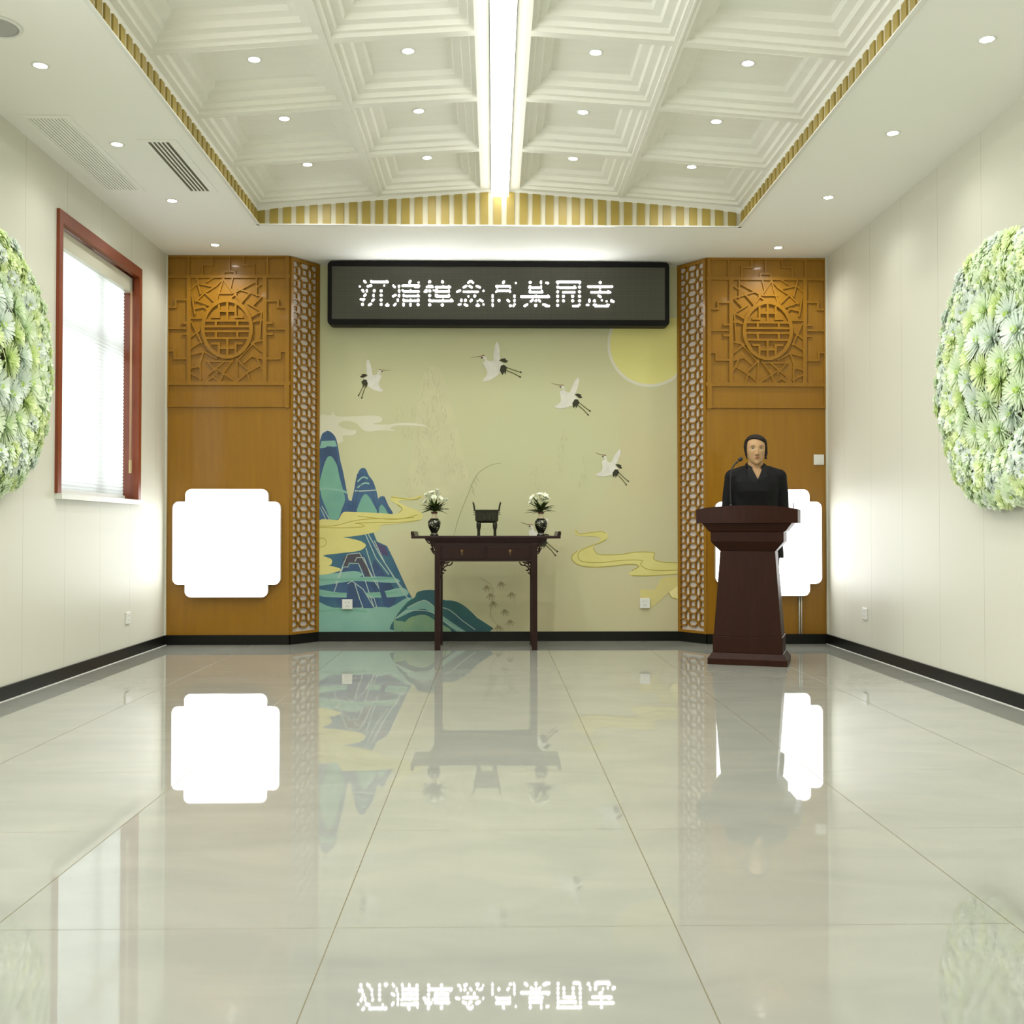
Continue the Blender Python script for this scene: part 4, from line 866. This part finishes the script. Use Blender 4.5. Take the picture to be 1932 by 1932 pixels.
# ------------------------------------------------------------------ person behind the lectern
PY = 7.84; PS = .00397
pc = on(1426, 950, 1, PY)
def capsule(m, pts, rs, n=14, mi=0): m.tube(pts, rs, n, mi)
def loft(m, rings, n=28, mi=0):
    vs = []; fs = []
    for cx, cy, cz, rx, ry in rings:
        for k in range(n):
            q = 2*pi*k/n; e = .88
            vs.append((cx+rx*(abs(cos(q))**e)*(1 if cos(q) > 0 else -1), cy+ry*(abs(sin(q))**e)*(1 if sin(q) > 0 else -1), cz))
    for i in range(len(rings)-1):
        for k in range(n): k2 = (k+1) % n; fs.append((i*n+k, i*n+k2, (i+1)*n+k2, (i+1)*n+k))
    fs += [tuple(range(n-1, -1, -1)), tuple((len(rings)-1)*n+k for k in range(n))]
    m.add(vs, fs, mi, True)
def arm(m, s, g=0., hand=True):
    sh, el, wr = (s*.168, .005, 1.335), (s*.203, .04, 1.075), (s*.075, -.135, 1.0)
    m.sphere(sh, .052+g, 16, 10)
    capsule(m, [sh, (s*.190, .02, 1.21), el], [.050+g, .043+g, .037+g]); m.sphere(el, .037+g, 14, 8)
    mid = tuple((p_+q_)/2 for p_, q_ in zip(el, wr)); capsule(m, [el, mid, wr], [.038+g, .033+g, (.026+g) if hand else .034+g])
    if hand:
        # hands folded in front of the waist, one palm a little above the other
        d = (Vector(wr)-Vector(el)).normalized(); d.z = -.12; zz = .016 if s > 0 else -.012; w0 = Vector(wr)+Vector((0, -.006 if s > 0 else 0, zz))
        pc_ = w0+d*.042; m.sphere(pc_, .038, 14, 10, sc=(1.05, .5, .95))
        for i, (dz, L) in enumerate(((.026, .066), (.009, .074), (-.008, .070), (-.024, .056))):
            b0 = pc_+d*.028+Vector((0, 0, dz)); b1 = b0+d*L*.5+Vector((0, -.004, -.003)); b2 = b0+d*L*.9+Vector((0, .012, -.010))
            capsule(m, [b0, b1, b2], [.0088, .0082, .0066], 8); m.sphere(b2, .0066, 8, 6)
        t0_ = w0+d*.015+Vector((0, -.008, .022)); capsule(m, [t0_, t0_+d*.03+Vector((0, -.008, .016)), t0_+d*.055+Vector((0, -.006, .014))], [.0105, .0098, .008], 8)
def torso(m, g=0., top=True):
    R_ = [(0, .0, .86, .150, .105), (0, .0, .93, .160, .112), (0, 0, 1.00, .142, .1), (0, 0, 1.08, .124, .09), (0, -.004, 1.16, .135, .098), (0, -.008, 1.23, .152, .11), (0, -.002, 1.30, .165, .1), (0, .005, 1.345, .160, .086), (0, .01, 1.375, .125, .07), (0, .012, 1.40, .08, .055)]
    loft(m, [(a, b_, c, d+g, e+g) for a, b_, c, d, e in R_])
    capsule(m, [(-.168, .005, 1.335), (-.09, .01, 1.363), (0, .012, 1.372), (.09, .01, 1.363), (.168, .005, 1.335)], [.045+g, .045+g, .045+g, .045+g, .045+g])
def legs(m, g=0., z0=.06):
    for s in (-1, 1): capsule(m, [(s*.082, 0, .9), (s*.085, 0, .7), (s*.088, -.008, .48), (s*.09, .008, .3), (s*.09, .012, z0)], [.083+g, .075+g, .05+g, .046+g, .034+g], 16)
def voxel(m, vox, smooth=3):
    o = OB('tmp', m, [], fix=False); r = o.modifiers.new('r', 'REMESH'); r.mode = 'VOXEL'; r.voxel_size = vox
    sm = o.modifiers.new('s', 'SMOOTH'); sm.iterations = smooth; sm.factor = .5
    bpy.context.view_layer.update(); dg = bpy.context.evaluated_depsgraph_get()
    me = bpy.data.meshes.new_from_object(o.evaluated_get(dg)); bpy.data.objects.remove(o)
    out = MB(); out.add([v.co[:] for v in me.vertices], [tuple(p.vertices) for p in me.polygons], 0, True); return out
SKIN = mat('skin', (184, 148, 108), .5, spec=.3); LIPM = mat('lip_skin', (148, 90, 70), .5); HAIRM = mat('black_hair', (24, 16, 13), .55, var=.3, vscale=90, stretch=(1, 1, .2), bump=.5, bscale=220, spec=.25)
SUIT = mat('black_suit', (18, 18, 20), .75, spec=.2); EYEW = mat('eye_white', (205, 196, 180), .3); IRIS = mat('iris_dark', (26, 17, 12), .2); BROW = mat('brow_hair', (42, 30, 22), .6)
NOST = mat('nostril', (92, 56, 42), .6)
# head, local coordinates: z up, -y to the front; widths from chin to crown
EYEZ = 1.548
def head_r(t):
    """t 0 chin .. 1 crown: centre y, half width, front depth, back depth"""
    K = [(0, -.030, .016, .040, .020), (.05, -.026, .032, .050, .034), (.12, -.018, .046, .062, .046), (.22, -.006, .057, .077, .060), (.34, .0, .0655, .086, .078), (.46, .002, .070, .089, .090), (.58, .003, .0725, .088, .098), (.70, .005, .072, .085, .1), (.82, .008, .065, .072, .093), (.91, .012, .050, .052, .074), (.97, .015, .029, .028, .045), (1, .016, .004, .004, .006)]
    for a, b_ in zip(K[:-1], K[1:]):
        if a[0] <= t <= b_[0]:
            f = (t-a[0])/(b_[0]-a[0]); f = f*f*(3-2*f)*.35+f*.65
            return [x+(y-x)*f for x, y in zip(a[1:], b_[1:])]
CHZ, CRZ = 1.428, 1.655
def head_pt(q, t, g=0.):
    cy, w, fd, bd = head_r(t); z = CHZ+(CRZ-CHZ)*t
    x = (w+g)*cos(q); sy = sin(q); y = cy-(fd+g)*sy*-1 if sy < 0 else cy+(bd+g)*sy
    y = cy+(fd+g)*sy if sy < 0 else cy+(bd+g)*sy
    return x, y, z+g*(t-.3)*.8
def ga(v, c, s_): return math.exp(-((v-c)/s_)**2)
def face_disp(x, y, z):
    if y > -.02: return 0.
    d = 0.
    d += .0175*ga(x, 0, .0085)*ga(z, 1.506, .012)                           # nose tip
    d += .0105*ga(x, 0, .0065)*ga(z, 1.527, .017)                           # bridge
    d += .006*(ga(x, .0125, .0055)+ga(x, -.0125, .0055))*ga(z, 1.502, .006)   # wings
    d -= .0065*(ga(x, .031, .013)+ga(x, -.031, .013))*ga(z, EYEZ+.001, .0095) # sockets
    d += .0035*(ga(x, .031, .018)+ga(x, -.031, .018))*ga(z, EYEZ+.018, .008)  # brow
    d += .004*(ga(x, .036, .017)+ga(x, -.036, .017))*ga(z, 1.520, .014)       # cheeks
    d += .005*ga(x, 0, .017)*ga(z, 1.478, .0065)-.0028*ga(x, 0, .020)*ga(z, 1.4805, .0016)
    d += .004*ga(x, 0, .014)*ga(z, 1.440, .010)-.003*ga(x, 0, .018)*ga(z, 1.460, .006)
    return d
def front_y(x, z):
    """surface of the face at x,z"""
    t = min(1, max(0, (z-CHZ)/(CRZ-CHZ))); cy, w, fd, bd = head_r(t); k = max(0, 1-(x/w)**2); y = cy-fd*sqrt(k)
    return y-face_disp(x, y, z)
body = MB(); torso(body); legs(body)
for s_ in (-1, 1):
    arm(body, s_)
    capsule(body, [(s_*.09, .03, .05), (s_*.092, -.06, .035), (s_*.094, -.13, .025)], [.036, .033, .022])
capsule(body, [(0, .018, 1.33), (0, .012, 1.40), (0, .008, 1.47)], [.066, .0515, .0515], 20)
for s_ in (-1, 1): capsule(body, [(s_*.02, .02, 1.44), (s_*.08, .012, 1.375), (s_*.12, .01, 1.36)], [.03, .026, .03])
pb = voxel(body, .0062)
n, mrow = 72, 74; vs = []; fs = []
for i in range(mrow+1):
    t = i/mrow
    for k in range(n):
        q = 2*pi*k/n; x, y, z = head_pt(q, t); y -= face_disp(x, y, z); vs.append((x, y, z))
for i in range(mrow):
    for k in range(n): k2 = (k+1) % n; fs.append((i*n+k, i*n+k2, (i+1)*n+k2, (i+1)*n+k))
fs += [tuple(range(n-1, -1, -1)), tuple(mrow*n+k for k in range(n))]
o0 = len(pb.f); pb.add(vs, fs, 0, True)
for fi in range(o0, len(pb.f)):
    c = sum((Vector(pb.v[i]) for i in pb.f[fi]), Vector())/len(pb.f[fi])
    if c.y < -.07 and ((abs(c.x)-.0075)/.0036)**2+((c.z-1.4962)/.0026)**2 < 1: pb.m[fi] = 2
for s_ in (-1, 1):   # ears
    pb.sphere((s_*.0715, .012, 1.535), .026, 12, 10, 0, sc=(.28, .55, 1.05))
HR = radians(-3)
person = OB('person', pb, [SKIN, LIPM, NOST], loc=(pc.x, PY, 0), rot=radians(-6), fix=False, label='woman with tied-back black hair in a black suit, standing behind the lectern', cat='person')
for s_ in (-1, 1):
    m = MB(); cx = s_*.0305; cz = EYEZ-.001
    def pad(pts, lift): return [(x, front_y(x, z)-lift, z) for x, z in pts]
    def lens(cx, cz, rx, rt, rb, lift, bulge, mi, tilt=0.):
        n_ = 20; vs = [(cx, front_y(cx, cz)-lift-bulge, cz)]
        for f in (.5, 1.):
            for k in range(n_):
                q = 2*pi*k/n_; x = cx+f*rx*cos(q); z = cz+f*(rt if sin(q) > 0 else rb)*sin(q)+tilt*(x-cx)
                vs.append((x, front_y(x, z)-lift-bulge*(1-f*f), z))
        fs = [(0, 1+k, 1+(k+1) % n_) for k in range(n_)]+[(1+k, 1+n_+k, 1+n_+(k+1) % n_, 1+(k+1) % n_) for k in range(n_)]
        m.add(vs, fs, mi, True)
    lens(cx, cz, .0138, .0050, .0036, .0006, .0012, 0, s_*.08)
    lens(cx, cz+.0006, .0055, .0046, .0038, .0014, .0012, 1)
    lid = pad([(cx-s_*.0145*(1-2*i/8), cz+.0048*sin(pi*i/8)+.0008*i/8) for i in range(9)], .0018)
    m.tube(lid, [.0008, .0011, .0014, .0016, .0016, .0016, .0015, .0012, .0007], 6, 1)
    OB('eye', m, [EYEW, IRIS], person, fix=False)
    m = MB(); bp_ = [(cx-s_*.015*(1-2*i/7)+s_*.002, EYEZ+.0165+.0028*sin(pi*(i+1)/9)) for i in range(8)]
    m.tube(pad(bp_, .0006), [.0014, .002, .0023, .0023, .0021, .0018, .0014, .0008], 6, 0)
    OB('eyebrow', m, BROW, person, fix=False)
m = MB(); lens(0, 1.4825, .0175, .0030, .0032, .0010, .0016, 0); lens(0, 1.4778, .0145, .0030, .0046, .0010, .0024, 0)
OB('lips', m, LIPM, person, fix=False)
# hair cap
def hairline(q):
    """lowest t covered by hair at angle q (front is -pi/2)"""
    a = (q+pi/2+pi) % (2*pi)-pi      # 0 at the front
    if abs(a) > 1.75: return .30-.10*min(1, (abs(a)-1.75)/.8)
    if abs(a) > 1.18: return .32+.36*(1.75-abs(a))/.57
    xx = a/1.18
    return .845-.105*abs(xx+.3)**1.7-.02*max(0, -xx-.6)
vs = []; fs = []; n, mrow = 72, 26
for i in range(mrow+1):
    for k in range(n):
        q = 2*pi*k/n; t0 = hairline(q); t = t0+(1-t0)*i/mrow
        g = .0085+.0045*sin(pi*min(1, i/mrow*1.3))+.0009*sin(q*31+i*.35)+.0008*sin(q*17-i*.5)
        if i == 0: g = .001
        x, y, z = head_pt(q, t, g); vs.append((x, y, z))
for i in range(mrow):
    for k in range(n): k2 = (k+1) % n; fs.append((i*n+k, i*n+k2, (i+1)*n+k2, (i+1)*n+k))
fs.append(tuple(mrow*n+k for k in range(n)))
m = MB().add(vs, fs, 0, True)
m.sphere((0, .115, 1.505), .034, 14, 10, sc=(1.1, .8, 1))        # low bun
for s_ in (-1, 1):
    m.tube(crom([(s_*.063, -.026, 1.605), (s_*.0745, -.026, 1.57), (s_*.0765, -.02, 1.535), (s_*.072, -.018, 1.50), (s_*.066, -.022, 1.47)], 4), [.001, .0025, .0035, .0045, .005]+[.0055]*4+[.005]*4+[.003]*3+[.0008], 8, flat=1.5)
m.tube(crom([(.074, .0, 1.56), (.083, .02, 1.53), (.080, .03, 1.495), (.086, .03, 1.472)], 4), [.009]*4+[.010]*4+[.006]*4+[.001], 8)
OB('hair', m, HAIRM, person, fix=False)
# jacket
jk = MB(); torso(jk, .016); arm(jk, -1, .012, False); arm(jk, 1, .012, False)
loft(jk, [(0, 0, .72, .205, .145), (0, 0, .80, .200, .14), (0, 0, .9, .19, .13), (0, 0, 1.0, .172, .115), (0, 0, 1.1, .162, .108), (0, 0, 1.2, .17, .11), (0, 0, 1.3, .15, .09)])
capsule(jk, [(0, .02, 1.33), (0, .018, 1.40), (0, .016, 1.418)], [.09, .07, .066], 20)
jk = voxel(jk, .007)
keep = []
for f, mi, sm_ in zip(jk.f, jk.m, jk.sm):
    c = sum((Vector(jk.v[i]) for i in f), Vector())/len(f)
    cut = (c.y < .02 and c.z > 1.318 and abs(c.x) < (c.z-1.316)*.46+.002) or (c.z > 1.398 and abs(c.x) < .075) or c.z < .735
    if not cut: keep.append(f)
jk2 = MB().add(jk.v, keep, 0, True)
OB('jacket', jk2, SUIT, person, fix=False)
def jfront(x, z): 
    t = max(0, min(1, (z-1.05)/.32)); return -.115-.004*t+.35*max(0, z-1.30)+.9*x*x
m = MB()
for s_ in (-1, 1):
    P3 = []
    for x, z in [(s_*.0005, 1.306), (s_*.013, 1.342), (s_*.028, 1.375), (s_*.042, 1.405), (s_*.062, 1.412), (s_*.074, 1.385), (s_*.066, 1.36), (s_*.075, 1.34), (s_*.05, 1.26), (s_*.012, 1.18)]: P3.append((x, jfront(x, z)-.004, z))
    tri = tessellate_polygon([[Vector((p[0], p[2], 0)) for p in P3]]); m.add(P3+[(p[0], p[1]+.006, p[2]) for p in P3], [tuple(t) for t in tri]+[tuple(len(P3)+i for i in t) for t in tri]+[(i, (i+1) % len(P3), len(P3)+(i+1) % len(P3), len(P3)+i) for i in range(len(P3))])
m.tube(crom([(-.046, -.052, 1.402), (-.062, .0, 1.425), (-.045, .055, 1.44), (0, .075, 1.445), (.045, .055, 1.44), (.062, .0, 1.425), (.046, -.052, 1.402)], 5), .010, 8, flat=1.8)
OB('lapels', m, mat('black_lapel', (14, 14, 17), .6, spec=.25), person, fix=False)
m = MB(); legs(m, .014, .05); loft(m, [(0, 0, .82, .158, .115), (0, 0, .9, .165, .12), (0, 0, 1.0, .15, .11)])
OB('trousers', voxel(m, .009), SUIT, person, fix=False)
for s_ in (-1, 1):
    m = MB(); m.frust([(s_*.092-.042, s_*.092+.042, -.175, .075, 0), (s_*.092-.042, s_*.092+.042, -.175, .075, .012), (s_*.092-.038, s_*.092+.038, -.165, .07, .05), (s_*.092-.03, s_*.092+.03, -.06, .062, .085)])
    OB('shoe', m, SUIT, person, bevel=.01)

# ------------------------------------------------------------------ wreaths on the side walls
FLW = [mat('petal_pale_green', (238, 250, 224), .6, spec=.2, var=.04, vscale=20), mat('petal_minty_white', (240, 249, 240), .6, spec=.2), mat('petal_yellow_green', (236, 248, 200), .6, spec=.2)]
FLC = mat('flower_heart', (176, 204, 92), .6)
WLEAF = mat('wreath_leaf', (120, 136, 82), .55, var=.3, vscale=20); WBACK = mat('wreath_backing', (132, 128, 92), .8, var=.2, vscale=14)
for fm in FLW:
    t_ = fm.node_tree; p_ = t_.nodes['Principled BSDF']; o_ = [x for x in t_.nodes if x.type == 'OUTPUT_MATERIAL'][0]
    tl_ = t_.nodes.new('ShaderNodeBsdfTranslucent'); tl_.inputs[0].default_value = p_.inputs['Base Color'].default_value; mx = t_.nodes.new('ShaderNodeMixShader'); mx.inputs[0].default_value = .3
    t_.links.new(p_.outputs[0], mx.inputs[1]); t_.links.new(tl_.outputs[0], mx.inputs[2]); t_.links.new(mx.outputs[0], o_.inputs[0])
def bloom(rr, R_, layers, npet, w, curl, spiky):
    m = MB()
    for l in range(layers):
        f = l/(max(1, layers-1)); e0 = .18+1.0*f; L = R_*(1-.38*f); k0 = npet-int(f*npet*.35)
        for k in range(k0):
            a = 2*pi*(k+.5*(l % 2))/k0+rr.uniform(-.12, .12); e = e0+rr.uniform(-.16, .16); vs = []; ns = 3
            for i in range(ns+1):
                t = i/ns; ee = e+curl*t*t; r = L*t*cos(ee); z = L*t*sin(ee)*.62+.012*f*R_/.1
                ww = w*(sin(pi*min(1, .16+.75*t)) if not spiky else (1-t*.6))*(1-.2*f)
                for sg_ in (-1, 1): vs.append((cos(a)*r-sin(a)*ww*sg_*.5, sin(a)*r+cos(a)*ww*sg_*.5, z+(.004*t*(1 if (k+i) % 2 else -1) if not spiky else 0)))
            m.add(vs, [(2*i, 2*i+1, 2*i+3, 2*i+2) for i in range(ns)], 0, True)
    m.sphere((0, 0, R_*.22), R_*.16, 8, 5, 1)
    return m
def mesh_of(name, m, mats):
    o = OB(name, m, mats, fix=False); me = o.data; bpy.data.objects.remove(o); return me
rr = random.Random(11)
small = [mesh_of('small_bloom', bloom(rr, .070, 5, 12, .042, -.25, False), [FLW[i % 3], FLC]) for i in range(4)]
big = [mesh_of('big_bloom', bloom(rr, .125, 6, 26, .020, -.05, True), [FLW[i % 3], FLC]) for i in range(3)]
def wreath(side, yc, zc, R_, label):
    x = XL+.001 if side < 0 else XR-.001
    rot = (0, pi/2, 0) if side < 0 else (0, -pi/2, 0)
    w = EMPTY('flower_wreath', (x, yc, zc), rot, label=label, cat='wreath', group='round pale flower wreaths on the side walls')
    OB('backing', MB().lathe([(.001, 0), (R_-.03, 0), (R_-.05, .04), (R_-.2, .075), (.3, .04), (.001, .05)], 48), WBACK, w)
    rr = random.Random(5+side); m = MB()
    for i in range(140):
        a = rr.uniform(0, 2*pi); r = (R_-.13)*sqrt(rr.uniform(.02, .98)); leaf(m, (cos(a)*r, sin(a)*r, .055), (rr.uniform(-1, 1), rr.uniform(-1, 1), rr.uniform(.1, .35)), rr.uniform(.04, .08), .02, 0)
    OB('leaves', m, WLEAF, w, fix=False)
    spots = []
    for r, n_, h_ in ((R_-.03, 46, .08), (R_-.085, 44, .085), (R_-.15, 40, .10), (R_-.22, 34, .10), (R_-.29, 28, .085)):
        for k in range(n_):
            a = 2*pi*(k+rr.uniform(-.2, .2))/n_; spots.append((cos(a)*r, sin(a)*r, h_+rr.uniform(-.012, .012), 0, min(1, max(-.5, (r-(R_-.16))/.13))*.6))
    for r, n_, h_ in ((.34, 15, .10), (.18, 8, .125), (0, 1, .14)):
        for k in range(n_):
            a = 2*pi*(k+rr.uniform(-.15, .15)+.3)/n_; spots.append((cos(a)*r, sin(a)*r, h_, 1, .1))
    def inframe(s_):
        v = Matrix.Rotation(rot[1], 4, 'Y') @ Vector(s_[:3]); return yc+v.y
    # parts: the large blooms and the small ones nearest the photo's edge-on view; the rest as one
    spots.sort(key=lambda s_: (-s_[3], -inframe(s_)))
    rest = MB()
    for i, (px_, py_, pz_, kind, tilt) in enumerate(spots):
        me = rr.choice(big if kind else small); d = Vector((px_, py_, 0)); d = d.normalized() if d.length > .01 else Vector((1, 0, 0))
        nrm = (Vector((0, 0, 1))+d*tilt+Vector((rr.uniform(-.2, .2), rr.uniform(-.2, .2), 0))).normalized()
        Mx = Matrix.Translation((px_, py_, pz_)) @ nrm.to_track_quat('Z', 'Y').to_matrix().to_4x4() @ Matrix.Rotation(rr.uniform(0, 6.28), 4, 'Z') @ Matrix.Scale(rr.uniform(.88, 1.12), 4)
        if i < 98:
            o = bpy.data.objects.new('large_flower' if kind else 'small_flower', me); COL.objects.link(o); o.parent = w; o.matrix_local = Mx
        else:
            rest.add([Mx @ v.co for v in me.vertices], [tuple(p.vertices) for p in me.polygons], 0, True)
            j = len(rest.f)-len(me.polygons); off_ = FLW.index(me.materials[0])
            for q_, p in enumerate(me.polygons): rest.m[j+q_] = 3 if p.material_index else off_
    OB('flower_bed', rest, FLW+[FLC], w, fix=False, kind='stuff')
wreath(-1, 5.50, 1.825, .70, 'round wreath of pale green-white flowers on the left wall beside the window')
wreath(1, 5.54, 1.785, .73, 'round wreath of pale green-white flowers on the right wall')
